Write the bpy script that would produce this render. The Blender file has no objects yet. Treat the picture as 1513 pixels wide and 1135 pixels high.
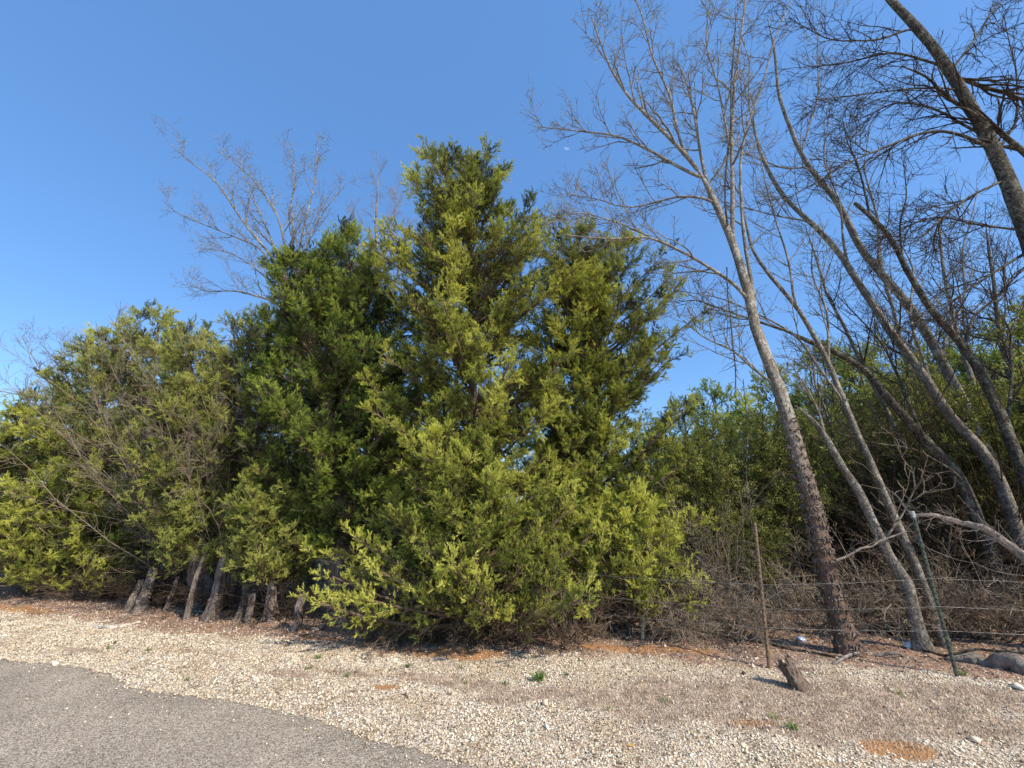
import bpy, math, random
import numpy as np
RNG = np.random.default_rng(7)
random.seed(7)
scene = bpy.context.scene
COL = scene.collection
PI = math.pi

# ------------------------------------------------------------------ camera
F, CX, CY, PITCH, EYE = 600.0, 756.5, 567.5, math.radians(17.4), 1.6
cam = bpy.data.cameras.new("camera")
cam.sensor_width = 36.0; cam.lens = F / 1513 * 36.0; cam.clip_end = 3000; cam.clip_start = 0.05
camo = bpy.data.objects.new("camera", cam); COL.objects.link(camo)
camo.location = (0, 0, EYE); camo.rotation_euler = (PI/2 + PITCH, 0, 0)
scene.camera = camo

def ray(px, py):
    u, v = px - CX, py - CY
    return np.array([u, F*math.cos(PITCH) + v*math.sin(PITCH), F*math.sin(PITCH) - v*math.cos(PITCH)])
def P(px, py, Y):                       # where the sight line meets the depth plane Y
    r = ray(px, py); return np.array([0, 0, EYE]) + r*(Y/r[1])
def G(px, py):                          # where it meets the ground
    r = ray(px, py); return np.array([0, 0, EYE]) + r*(EYE/-r[2])
def trace(pts, Y0, Y1=None):
    Y1 = Y0 if Y1 is None else Y1; n = len(pts)
    return np.array([P(a, b, Y0 + (Y1-Y0)*i/max(1, n-1)) for i, (a, b) in enumerate(pts)])

# ------------------------------------------------------------------ objects
def setp(o, label=None, cat=None, group=None, kind=None):
    if label: o["label"] = label
    if cat: o["category"] = cat
    if group: o["group"] = group
    if kind: o["kind"] = kind
    return o
def thing(name, loc, label, cat, group=None):
    o = bpy.data.objects.new(name, None); COL.objects.link(o); o.location = tuple(loc)
    o.empty_display_size = .1
    return setp(o, label, cat, group)
def mesh_from(name, parts, mat, tint=None, smooth=False):
    """parts: list of (verts, faces[n,k]); tint: list of arrays, one value per vertex"""
    vs, lo, st, tot = [], [], [], []
    off = 0; ls = 0
    for v, f in parts:
        f = np.asarray(f, dtype=np.int64)
        vs.append(v); lo.append((f+off).ravel())
        st.append(ls + np.arange(len(f))*f.shape[1]); ls += f.size; off += len(v)
    V = np.concatenate(vs).astype(np.float32); L = np.concatenate(lo).astype(np.int32); S = np.concatenate(st).astype(np.int32)
    me = bpy.data.meshes.new(name)
    me.vertices.add(len(V)); me.vertices.foreach_set("co", V.ravel())
    me.loops.add(len(L)); me.loops.foreach_set("vertex_index", L)
    me.polygons.add(len(S)); me.polygons.foreach_set("loop_start", S)
    if smooth: me.polygons.foreach_set("use_smooth", np.ones(len(S), dtype=bool))
    me.update(calc_edges=True)
    if tint is not None:
        t = np.concatenate(tint).astype(np.float32)
        a = me.attributes.new("tint", 'FLOAT', 'POINT'); a.data.foreach_set("value", t)
    me.materials.append(mat)
    return me
def part(name, me, parent=None, label=None):
    o = bpy.data.objects.new(name, me); COL.objects.link(o)
    if parent is not None: o.parent = parent
    if label: o["label"] = label
    return o

# ------------------------------------------------------------------ tubes and growth
def norm(a): return a/np.maximum(np.linalg.norm(a, axis=-1, keepdims=True), 1e-9)
def tubes(Pn, R, sides=4, bump=0.0, lobes=None):
    """Pn (N,K,3), R (N,K)"""
    N, K, _ = Pn.shape
    T = norm(np.gradient(Pn, axis=1))
    mean = norm(Pn[:, -1] - Pn[:, 0])
    ref = np.where(np.abs(mean[:, 2:3]) > .7, np.array([[1., .13, 0]]), np.array([[0, .1, 1.]]))
    U = norm(np.cross(T, ref[:, None, :])); W = np.cross(T, U)
    th = np.arange(sides)/sides*2*PI
    r = R[:, :, None]*np.ones((1, 1, sides))
    if bump: r = r*(1 + RNG.normal(0, bump, r.shape))
    if lobes is not None: r = r*lobes(th, K)[None]
    V = Pn[:, :, None, :] + r[..., None]*(np.cos(th)[None, None, :, None]*U[:, :, None, :] + np.sin(th)[None, None, :, None]*W[:, :, None, :])
    V = V.reshape(-1, 3)
    i, k, s = np.meshgrid(np.arange(N), np.arange(K-1), np.arange(sides), indexing='ij')
    s2 = (s+1) % sides; b = i*K*sides
    f = np.stack([b+k*sides+s, b+k*sides+s2, b+(k+1)*sides+s2, b+(k+1)*sides+s], -1).reshape(-1, 4)
    return V, f
def resample(p, K):
    p = np.asarray(p, float); d = np.r_[0, np.cumsum(np.linalg.norm(np.diff(p, axis=0), axis=1))]
    # smooth Catmull-like by interpolating a lightly subdivided curve
    t = np.linspace(0, d[-1], K)
    q = np.stack([np.interp(t, d, p[:, j]) for j in range(3)], -1)
    if K > 6:
        for _ in range(2): q[1:-1] = .25*q[:-2] + .5*q[1:-1] + .25*q[2:]
    return q
def wiggle(q, amp):
    n = len(q); m = max(3, n//4)
    c = RNG.normal(0, amp, (m, 3)); t = np.linspace(0, m-1, n)
    w = np.stack([np.interp(t, np.arange(m), c[:, j]) for j in range(3)], -1)
    w *= np.linspace(0, 1, n)[:, None]**.5
    return q + w
def grow(Pp, Rp, n, t0, L, ang, K, up=.1, wob=.12, r0=.6, rtip=.35, up_start=0.0, taper=.6, minr=.003, droop=0):
    """n children on each parent: returns (N*n,K,3) and radii"""
    N, Kp, _ = Pp.shape
    M = N*n; idx = np.repeat(np.arange(N), n)
    t = (t0 + (1-t0)*((np.tile(np.arange(n), N) + RNG.random(M))/n)).clip(0, .995)
    x = t*(Kp-1); i0 = np.floor(x).astype(int).clip(0, Kp-2); fr = (x-i0)[:, None]
    p = Pp[idx, i0]*(1-fr) + Pp[idx, i0+1]*fr
    T = norm(Pp[idx, i0+1] - Pp[idx, i0])
    r = Rp[idx, i0]*(1-fr[:, 0]) + Rp[idx, i0+1]*fr[:, 0]
    a = norm(np.cross(T, RNG.normal(size=(M, 3))))
    an = RNG.normal(ang, ang*.25, M)[:, None]
    d = norm(T*np.cos(an) + a*np.sin(an) + np.array([0, 0, up_start]))
    ln = L*(1 - taper*t)*RNG.uniform(.55, 1.25, M)
    out = np.zeros((M, K, 3)); out[:, 0] = p
    st = ln/(K-1)
    for k in range(1, K):
        d = norm(d + np.array([0, 0, up - droop*k]) + RNG.normal(0, wob, (M, 3)))
        out[:, k] = out[:, k-1] + d*st[:, None]
    rr = np.maximum(np.minimum(r*r0, L*.02+.004), minr)[:, None]*np.linspace(1, rtip, K)[None]
    return out, np.maximum(rr, minr*.7)

# ------------------------------------------------------------------ materials
def new_mat(name):
    m = bpy.data.materials.new(name); m.use_nodes = True
    nt = m.node_tree; nt.nodes.clear()
    out = nt.nodes.new("ShaderNodeOutputMaterial")
    return m, nt, out
def N_(nt, t, **kw):
    n = nt.nodes.new(t)
    for k, v in kw.items():
        if k in n.inputs: n.inputs[k].default_value = v
        else: setattr(n, k, v)
    return n
def ramp(nt, fac, stops, interp='LINEAR'):
    r = nt.nodes.new("ShaderNodeValToRGB"); r.color_ramp.interpolation = interp
    e = r.color_ramp.elements
    while len(e) < len(stops): e.new(.5)
    for el, (p, c) in zip(e, stops):
        el.position = p; el.color = (*c, 1)
    nt.links.new(fac, r.inputs[0]); return r.outputs[0]
def noise(nt, scale, detail=4, rough=.6, vec=None, dist=0):
    n = N_(nt, "ShaderNodeTexNoise", Scale=scale, Detail=detail, Roughness=rough, Distortion=dist)
    if vec is not None: nt.links.new(vec, n.inputs["Vector"])
    return n.outputs["Fac"]
def mixc(nt, fac, a, b, mode='MIX'):
    m = nt.nodes.new("ShaderNodeMix"); m.data_type = 'RGBA'; m.blend_type = mode
    for sock, v in ((m.inputs[0], fac), (m.inputs[6], a), (m.inputs[7], b)):
        if isinstance(v, (int, float)): sock.default_value = v
        elif isinstance(v, tuple): sock.default_value = (*v, 1)
        else: nt.links.new(v, sock)
    return m.outputs[2]
def math_(nt, op, a, b=None, clamp=False):
    m = nt.nodes.new("ShaderNodeMath"); m.operation = op; m.use_clamp = clamp
    for s, v in ((m.inputs[0], a), (m.inputs[1], b)):
        if v is None: continue
        if isinstance(v, (int, float)): s.default_value = v
        else: nt.links.new(v, s)
    return m.outputs[0]
def attr(nt, name):
    a = nt.nodes.new("ShaderNodeAttribute"); a.attribute_name = name; return a.outputs["Fac"]
def pos(nt): return nt.nodes.new("ShaderNodeNewGeometry").outputs["Position"]
def bsdf(nt, out, col, rough=.8, spec=.3, bump_h=None, bump_s=.5, bump_d=.02):
    b = nt.nodes.new("ShaderNodeBsdfPrincipled")
    if isinstance(col, tuple): b.inputs["Base Color"].default_value = (*col, 1)
    else: nt.links.new(col, b.inputs["Base Color"])
    if isinstance(rough, (int, float)): b.inputs["Roughness"].default_value = rough
    else: nt.links.new(rough, b.inputs["Roughness"])
    b.inputs["Specular IOR Level"].default_value = spec
    if bump_h is not None:
        bp = N_(nt, "ShaderNodeBump", Strength=bump_s, Distance=bump_d)
        nt.links.new(bump_h, bp.inputs["Height"]); nt.links.new(bp.outputs[0], b.inputs["Normal"])
    if out is not None: nt.links.new(b.outputs[0], out.inputs[0])
    return b

def leaf_mat(name, stops, trans=.22, patch=(.8, 1.15), transcol=(1.1, 1.2, .6)):
    m, nt, out = new_mat(name)
    c = ramp(nt, attr(nt, "tint"), stops)
    pn = noise(nt, 1.6, 3, .6, pos(nt))
    pr = ramp(nt, pn, [(.3, (patch[0],)*3), (.7, (patch[1],)*3)])
    c = mixc(nt, 1.0, c, pr, 'MULTIPLY')
    b = bsdf(nt, None, c, .55, .25)
    t = nt.nodes.new("ShaderNodeBsdfTranslucent")
    tc = mixc(nt, 1.0, c, transcol, 'MULTIPLY'); nt.links.new(tc, t.inputs[0])
    mx = nt.nodes.new("ShaderNodeMixShader"); mx.inputs[0].default_value = trans
    nt.links.new(b.outputs[0], mx.inputs[1]); nt.links.new(t.outputs[0], mx.inputs[2]); nt.links.new(mx.outputs[0], out.inputs[0])
    return m
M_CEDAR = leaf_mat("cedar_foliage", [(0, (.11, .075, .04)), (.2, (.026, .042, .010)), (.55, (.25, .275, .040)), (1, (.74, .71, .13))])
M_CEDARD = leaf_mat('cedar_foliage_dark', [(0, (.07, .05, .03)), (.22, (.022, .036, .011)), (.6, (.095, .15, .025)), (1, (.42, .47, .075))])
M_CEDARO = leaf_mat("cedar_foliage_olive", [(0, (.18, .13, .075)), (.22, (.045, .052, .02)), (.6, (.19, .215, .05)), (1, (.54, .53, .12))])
M_PRIVET = leaf_mat('shrub_leaf', [(0, (.065, .07, .02)), (.5, (.20, .20, .05)), (1, (.43, .40, .11))], .35)
M_BUD = leaf_mat("spring_leaf", [(0, (.16, .22, .08)), (.5, (.3, .36, .15)), (1, (.45, .48, .3))], .4)
M_WEED = leaf_mat("weed_leaf", [(0, (.07, .13, .03)), (.5, (.14, .24, .05)), (1, (.3, .38, .12))], .3)

def bark_mat(name, dark, mid, light, spots=(.5, .5, .45), spot_amt=.5, zs=.25, scale=18, bump=.6, grad=None):
    m, nt, out = new_mat(name)
    mp = nt.nodes.new("ShaderNodeMapping"); mp.inputs["Scale"].default_value = (1, 1, zs)
    nt.links.new(pos(nt), mp.inputs[0])
    n1 = noise(nt, scale, 6, .65, mp.outputs[0], .6)
    n3 = noise(nt, scale*3.5, 5, .7, mp.outputs[0])
    c = ramp(nt, math_(nt, 'ADD', math_(nt, 'MULTIPLY', n1, .6), math_(nt, 'MULTIPLY', n3, .4)), [(.33, dark), (.5, mid), (.66, light)])
    n2 = noise(nt, 9, 5, .7, pos(nt))
    n4 = noise(nt, 38, 5, .75, pos(nt))
    f = ramp(nt, math_(nt, 'ADD', math_(nt, 'MULTIPLY', n2, .45), math_(nt, 'MULTIPLY', n4, .55)), [(.50, (0, 0, 0)), (.57, (spot_amt,)*3)])
    c = mixc(nt, f, c, spots)
    c = mixc(nt, 1.0, c, ramp(nt, noise(nt, 2.5, 4, .6, pos(nt)), [(.3, (.72, .7, .68)), (.7, (1.15, 1.12, 1.08))]), 'MULTIPLY')
    if grad:       # colour by height above ground: (z0, z1, low colour multiplier)
        sep = nt.nodes.new("ShaderNodeSeparateXYZ"); nt.links.new(pos(nt), sep.inputs[0])
        mr = nt.nodes.new("ShaderNodeMapRange"); nt.links.new(sep.outputs[2], mr.inputs[0])
        mr.inputs[1].default_value = grad[0]; mr.inputs[2].default_value = grad[1]
        low = mixc(nt, 1.0, ramp(nt, n3, [(.3, dark), (.7, mid)]), grad[2], 'MULTIPLY')
        c = mixc(nt, mr.outputs[0], low, c)
    h = math_(nt, 'ADD', n1, math_(nt, 'MULTIPLY', n3, .6))
    bsdf(nt, out, c, .9, .15, h, bump, .03)
    return m
M_BARK = bark_mat("grey_bark", (.05, .038, .03), (.19, .155, .12), (.42, .37, .30), (.55, .52, .43), .75, .4, 24, .9)
M_BARKA = bark_mat("mottled_bark", (.08, .06, .046), (.27, .22, .17), (.5, .44, .35), (.66, .62, .52), .85, .4, 24, 1.0, (1.1, 3.0, (1.25, .95, .85)))
M_BARKD = bark_mat("dark_bark", (.022, .017, .013), (.075, .06, .045), (.2, .165, .12), (.36, .34, .26), .7, .4, 24, 1.0)
M_CBARK = bark_mat("cedar_bark", (.05, .035, .027), (.22, .165, .13), (.52, .43, .36), (.55, .48, .42), .35, .08, 26, 1.0)
M_TWIG = bark_mat("brown_twig", (.022, .015, .011), (.058, .04, .028), (.12, .09, .062), (.17, .14, .10), .3, 1, 6, .2)  # darkened further so shade in the tangles is carried by the colour
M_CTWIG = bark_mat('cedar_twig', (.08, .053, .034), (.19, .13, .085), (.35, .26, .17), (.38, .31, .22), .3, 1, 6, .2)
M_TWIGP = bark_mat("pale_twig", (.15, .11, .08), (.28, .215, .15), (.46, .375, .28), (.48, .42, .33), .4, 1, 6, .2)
M_TWIGG = bark_mat("grey_limb", (.07, .055, .044), (.18, .15, .118), (.42, .37, .3), (.55, .52, .44), .6, 1, 5, .2)
M_DEAD = bark_mat("weathered_wood", (.12, .095, .075), (.28, .23, .19), (.5, .44, .37), (.55, .5, .44), .4, .3, 20, .9)

# ------------------------------------------------------------------ sprays
def spray_template(n=14, ang=.9, w=.085, seed=0):
    r = np.random.default_rng(seed); V = []
    for i in range(n):
        t = .08 + .85*i/n; ph = i*2.4 + r.normal(0, .3)
        a = ang*(1 - .5*t) + r.normal(0, .12); L = (.55 - .33*t)*r.uniform(.6, 1.25)
        d = np.array([math.sin(a)*math.cos(ph), math.sin(a)*math.sin(ph), math.cos(a)])
        s = np.cross(d, r.normal(size=3)); s /= np.linalg.norm(s)
        b = np.array([0, 0, t]); V += [b - s*w*.5, b + s*w*.5, b + d*L]
    s = np.array([w*.5, 0, 0]); V += [-s, s, np.array([0, 0, 1.15])]
    return np.array(V)
def leaf_template(n=7, seed=0):          # small broad leaves around a stem, two triangles each
    r = np.random.default_rng(seed); V = []
    for i in range(n):
        t = .1 + .9*i/n; ph = i*2.4; a = r.uniform(.5, 1.2); L = r.uniform(.3, .45)
        d = np.array([math.sin(a)*math.cos(ph), math.sin(a)*math.sin(ph), math.cos(a)])
        s = np.cross(d, r.normal(size=3)); s /= np.linalg.norm(s); b = np.array([0, 0, t]); m = b + d*L*.5
        V += [b, m + s*L*.25, b + d*L, b, b + d*L, m - s*L*.25]
    return np.array(V)
CED_T = [spray_template(seed=s) for s in range(6)]
CED_L = [spray_template(n=8, w=.16, seed=s) for s in range(4)]
LEAF_T = [leaf_template(seed=s) for s in range(4)]
def place(temps, p, d, size, tint):
    """templates put at points p, along directions d"""
    vs, ts = [], []; which = RNG.integers(0, len(temps), len(p))
    for k, T in enumerate(temps):
        s = which == k
        if not s.any(): continue
        dd = norm(d[s]); a = norm(np.cross(dd, RNG.normal(size=dd.shape))); b = np.cross(dd, a)
        R = np.stack([a, b, dd], -1)                              # columns
        v = np.einsum('nij,mj->nmi', R, T)*size[s][:, None, None] + p[s][:, None, :]
        vs.append(v.reshape(-1, 3)); ts.append(np.repeat(tint[s], len(T)))
    V = np.concatenate(vs); return (V, np.arange(len(V)).reshape(-1, 3)), np.concatenate(ts)
def along(Pp, n, t0=.1):
    N, K, _ = Pp.shape; idx = np.repeat(np.arange(N), n); M = N*n
    t = (t0 + (1-t0)*(np.tile(np.arange(n), N) + RNG.random(M))/n)
    x = t*(K-1); i0 = np.floor(x).astype(int).clip(0, K-2); fr = (x-i0)[:, None]
    return Pp[idx, i0]*(1-fr) + Pp[idx, i0+1]*fr, norm(Pp[idx, i0+1]-Pp[idx, i0]), t, idx

# ------------------------------------------------------------------ cedar builder
def cedar_meshes(zs, xc, rl, rr, yc, front=.85, n_prim=120, n_sec=15, n_ter=6, n_spr=8, spr=.085, low=None,
                 mat=M_CEDAR, bias=0.0, zcrown=.6, inner=.30, base_r=.13, temps=None, trunk=True, up=.45, leaders=None, seclen=.5,
                 bare_low=0.0, pathx=None, lean_y=0.0):
    """zs: heights; xc: trunk x at each; rl/rr: crown reach to either side; yc: trunk depth"""
    zs = np.array(zs, float); xc = np.array(xc, float); rl = np.array(rl, float); rr = np.array(rr, float)
    H = zs[-1]
    def cen(z): return np.stack([np.interp(z, zs, xc), yc + lean_y*z/H, z], -1)
    temps = temps or CED_T
    # where branch ends go, in proportion to the crown's girth
    zz = np.linspace(max(zs[0], zcrown), H*.985, 200); g = np.interp(zz, zs, rl+rr) + .25
    cdf = np.cumsum(g); cdf /= cdf[-1]
    u = (np.arange(n_prim)+RNG.random(n_prim))/n_prim; z1 = np.interp(u, cdf, zz)
    phi = (np.arange(n_prim)*2.39996 + RNG.normal(0, .25, n_prim)) % (2*PI)
    c, s = np.cos(phi), np.sin(phi)
    RX = np.where(c > 0, np.interp(z1, zs, rr), np.interp(z1, zs, rl)); RY = np.interp(z1, zs, (rl+rr)/2)*front
    r = 1/np.sqrt((c/RX.clip(.05))**2 + (s/RY.clip(.05))**2)
    r = r*np.where(RNG.random(n_prim) < .22, RNG.uniform(.4, .8, n_prim), RNG.uniform(.85, 1.1, n_prim))
    r = r*(1 + .17*np.sin(phi*3+z1*2.3+zs[-1]) + .13*np.sin(z1*5.1+phi*2)*(z1 < H*.9))
    end = cen(z1) + np.stack([c*r, s*r, 0*r], -1)
    frac = z1/H
    z0 = (z1 - r*(up + .5*frac)).clip(.35*np.minimum(1, H/4), None); z0 = np.minimum(z0, z1)
    st = cen(z0)
    mid = (st+end)/2 + np.stack([0*r, 0*r, -.12*r*(1-frac) + .03*r], -1) + RNG.normal(0, .06, (n_prim, 3))*r[:, None]
    K = 8; t = np.linspace(0, 1, K)[None, :, None]
    prim = st[:, None]*(1-t)**2 + 2*mid[:, None]*t*(1-t) + end[:, None]*t**2
    primR = ((.012 + .012*r)[:, None]*np.linspace(1, .25, K)[None]).clip(.004)
    sec, secR = grow(prim, primR, n_sec, inner, seclen, .75, 5, up=.10, wob=.16, r0=.5, rtip=.5, taper=.35, up_start=.12)
    ter, terR = grow(sec, secR, n_ter, .12, seclen*.42, .7, 4, up=.10, wob=.15, r0=.6, taper=.3, minr=.0025)
    p, d, tt, idx = along(ter, n_spr, .15)
    pri = idx//(n_ter*n_sec)
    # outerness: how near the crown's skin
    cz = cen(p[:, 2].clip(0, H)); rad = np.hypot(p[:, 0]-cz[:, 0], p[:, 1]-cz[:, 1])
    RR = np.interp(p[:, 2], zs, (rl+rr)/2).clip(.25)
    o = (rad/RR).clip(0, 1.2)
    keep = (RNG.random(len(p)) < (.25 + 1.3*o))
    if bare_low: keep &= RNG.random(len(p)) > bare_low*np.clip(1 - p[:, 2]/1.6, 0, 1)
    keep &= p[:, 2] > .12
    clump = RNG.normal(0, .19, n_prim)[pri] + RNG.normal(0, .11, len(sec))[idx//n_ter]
    tint = (.24 + .43*o + clump + bias + RNG.normal(0, .1, len(p)) + .18*tt).clip(0, 1)  # inner sprays darker, outer and tip sprays brighter: shade and sun painted into tint
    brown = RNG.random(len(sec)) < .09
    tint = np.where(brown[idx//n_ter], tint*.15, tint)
    p, d, tint = p[keep], d[keep], tint[keep]
    d = norm(d + np.array([0, 0, .25]) + RNG.normal(0, .5, d.shape))
    size = spr*.76*RNG.uniform(.6, 1.4, len(p))
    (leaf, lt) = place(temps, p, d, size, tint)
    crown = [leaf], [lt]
    br = [tubes(prim, primR, 5), tubes(sec, secR, 3), tubes(ter, terR, 3)]
    # trunk
    zt = np.linspace(-.05, H*.93, 26); tp = cen(zt)[None]
    tp = tp + np.concatenate([np.zeros((1, 3, 3)), np.cumsum(RNG.normal(0, .012, (1, 23, 3))*np.array([1, 1, 0]), 1)], 1)
    rad = base_r*(1 - .9*(zt/H).clip(0, 1)**.8) + base_r*.9*np.exp(-zt.clip(0)/.16)
    ph = RNG.uniform(0, 6)
    def lob(th, K):
        k = np.linspace(0, 1, K)[:, None]
        return 1 + (.32*np.exp(-k*9)+.07)*np.sin(4*th[None]+ph) + .06*np.sin(9*th[None]+ph*2+k*6)
    tr = tubes(tp, rad[None], 22, .035, lob)
    return crown, br, tr
def sub(parts, o):
    return [(v - np.asarray(o)[None], f) for v, f in parts]
def cedar(name, label, Y, rows, n_trunk_px, mat=M_CEDAR, group=None, extra=None, bmat=None, **kw):
    """rows: (py, x_left, x_right, x_trunk) in the photograph, read at the tree's own depth"""
    z, xc, rl, rr = [], [], [], []
    for (py, xl, xr, xt) in sorted(rows, key=lambda q: -q[0]):
        a, b, c = P(xl, py, Y), P(xr, py, Y), P(xt, py, Y)
        z.append(a[2]); xc.append(c[0]); rl.append(c[0]-a[0]); rr.append(b[0]-c[0])
    z = np.array(z); xc = np.array(xc); rl = np.maximum(.05, np.array(rl)); rr = np.maximum(.05, np.array(rr))
    if z[0] > 0: z = np.r_[0, z]; xc = np.r_[P(n_trunk_px, 950, Y)[0], xc]; rl = np.r_[rl[0]*.8, rl]; rr = np.r_[rr[0]*.8, rr]
    (cr, ct), br, tr = cedar_meshes(z, xc, rl, rr, Y, mat=mat, **kw)
    base = np.array([np.interp(0, z, xc), Y, 0.])
    t = thing(name, base, label, "cedar tree", group)
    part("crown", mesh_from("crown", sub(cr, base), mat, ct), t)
    part("branches", mesh_from("branches", sub(br, base), bmat or M_CTWIG), t)
    part("trunk", mesh_from("trunk", sub([tr], base), M_CBARK, smooth=True), t)
    return t

# ------------------------------------------------------------------ bare tree builder
def bare_tree(name, label, trunk, limbs, mat, tmat, base=None, n1=9, L1=1.1, n2=7, L2=.5, n3=5, L3=.22, up=.10, up1=.15,
              bud=0.0, droop=0, trunk_twigs=None, tw_ang=.75, cat="bare tree", bumpy=.05, min3=.003, lo=0.15):
    """trunk: (pts, r0, r1); limbs: list of (pts, r0, r1)"""
    tp, r0, r1 = trunk
    Kt = 40; q = wiggle(resample(tp, Kt), .028)
    base = q[0].copy() if base is None else np.asarray(base, float)
    rad = np.linspace(r0, r1, Kt)
    if q[0][2] < .2: rad = rad + r0*.55*np.exp(-np.maximum(q[:, 2], 0)/.12)
    if 'snapped' not in label: rad[-5:] *= np.linspace(1, .25, 5)
    t = thing(name, base, label, cat)
    ph = RNG.uniform(0, 6)
    tr = tubes(q[None], rad[None], 16, bumpy, lambda th, K: 1 + .08*np.sin(3*th[None]+ph) + .05*np.sin(7*th[None]+ph+np.linspace(0, 9, K)[:, None]))
    trunk_o = part("trunk", mesh_from("trunk", sub([tr], base), mat, smooth=True), t)
    work = []
    for (lp, a, b) in limbs:
        dq = np.linalg.norm(q - lp[0][None], axis=1); kq = dq.argmin()
        if dq[kq] < .6 and dq[kq] > .01: lp = np.vstack([q[max(0, kq-1)], np.asarray(lp)[0:] if dq[kq] > .12 else np.asarray(lp)[1:]])
        w = wiggle(resample(lp, 20), .03); rr = np.linspace(a, b, 20)
        o = part("limb", mesh_from("limb", sub([tubes(w[None], rr[None], 8, .05)], base), mat, smooth=True), t)
        work.append((w, rr, o))
    if trunk_twigs is not None:
        k0 = int(trunk_twigs*Kt)
        work.append((resample(q[k0:], 20), np.linspace(rad[k0], rad[-1], 20), trunk_o))
    for (w, rr, o) in work:
        ln = np.linalg.norm(np.diff(w, axis=0), axis=1).sum(); m1 = int(max(5, .72*n1*min(1.6, .55+.35*ln)))
        a1, b1 = grow(w[None], rr[None], m1, lo, L1*1.35, tw_ang, 9, up=up*.8, wob=.10, r0=.62, up_start=up1, taper=.5, droop=droop, rtip=.3)
        a2, b2 = grow(a1, b1, max(3, int(n2*.8)), .10, L2*1.15, .7, 6, up=up*.8, wob=.14, r0=.62, taper=.5, minr=.0055, droop=droop, rtip=.4)
        a3, b3 = grow(a2, b2, max(2, n3-1), .15, L3*1.1, .75, 4, up=up*.6, wob=.16, r0=.65, taper=.35, minr=min3*1.15, droop=droop)
        part("twigs", mesh_from("twigs", sub([tubes(a1, b1, 5), tubes(a2, b2, 4), tubes(a3, b3, 3)], base), tmat), o)
        if bud:
            p, d, _, _ = along(a3, 3, .3); k = RNG.random(len(p)) < bud*(.3 + 1.4*(np.sin(p[:, 0]*2.1)*np.sin(p[:, 2]*1.7) > .2)); p, d = p[k], d[k]
            if len(p):
                (lf, lt) = place(LEAF_T, p, d, RNG.uniform(.035, .07, len(p)), RNG.random(len(p)))
                part("leaves", mesh_from("leaves", sub([lf], base), M_BUD, [lt]), o)
    return t

# =================================================================== GROUND
ROAD = np.array([G(*q)[:2] for q in [(0, 975), (95, 983), (165, 998), (195, 1016), (270, 1027), (330, 1034), (420, 1052), (490, 1070), (530, 1088), (610, 1108), (690, 1132)]])
ROAD = np.vstack([[-60, 25.5], [-14, 8.35], ROAD, [[1.0, 2.8], [3, 2.05], [8, .2], [40, -11.5]]])
def road_edge(x): return np.interp(x, ROAD[:, 0], ROAD[:, 1])
TL = np.array([[-60, 26], [-9.2, 8.3], [-4.8, 6.9], [-1.5, 6.0], [2, 5.7], [3.6, 5.5], [5.2, 5.0], [12, 3.2], [60, -10]])
def tree_line(x): return np.interp(x, TL[:, 0], TL[:, 1])
def vnoise(x, y, seed=0):               # cheap smooth noise, sum of rotated sines
    r = np.random.default_rng(seed); o = 0
    for i in range(9):
        a = r.uniform(0, 6.28); f = 1.35**i; o = o + np.sin((x*math.cos(a)+y*math.sin(a))*f*1.3 + r.uniform(0, 6.28))/(1.15**i)
    return o/4.2
def sm(a, b, x): t = np.clip((x-a)/(b-a), 0, 1); return t*t*(3-2*t)
def gh(x, y):                           # ground height
    d = y - road_edge(x)
    return (-.03 + .05*sm(-.3, .5, d))*sm(-1, 0, d) - .03*(1-sm(-1, 0, d)) + .025*vnoise(x*1.5, y*1.5, 3)*sm(.1, .8, d) + .012*vnoise(x*6, y*6, 4)*sm(0, .5, d) + .12*sm(1, 6, y-tree_line(x))*vnoise(x*.5, y*.5, 5)
def axis(lo, hi, step, far):
    a = list(np.arange(lo, hi, step)); s = step; v = hi; b = []
    while v < far: b.append(v); s *= 1.35; v += s
    b.append(far); s = step; v = lo; c = []
    while v > -far: s *= 1.35; v -= s; c.append(v)
    return np.array(c[::-1] + a + b)
gx = axis(-13, 10, .045, 700); gy = axis(1.0, 11, .045, 700)
X, Y = np.meshgrid(gx, gy)
Z = gh(X, Y)
V = np.stack([X, Y, Z], -1).reshape(-1, 3); nx, ny = len(gx), len(gy)
i, j = np.meshgrid(np.arange(nx-1), np.arange(ny-1))
f = np.stack([j*nx+i, j*nx+i+1, (j+1)*nx+i+1, (j+1)*nx+i], -1).reshape(-1, 4)

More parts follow.
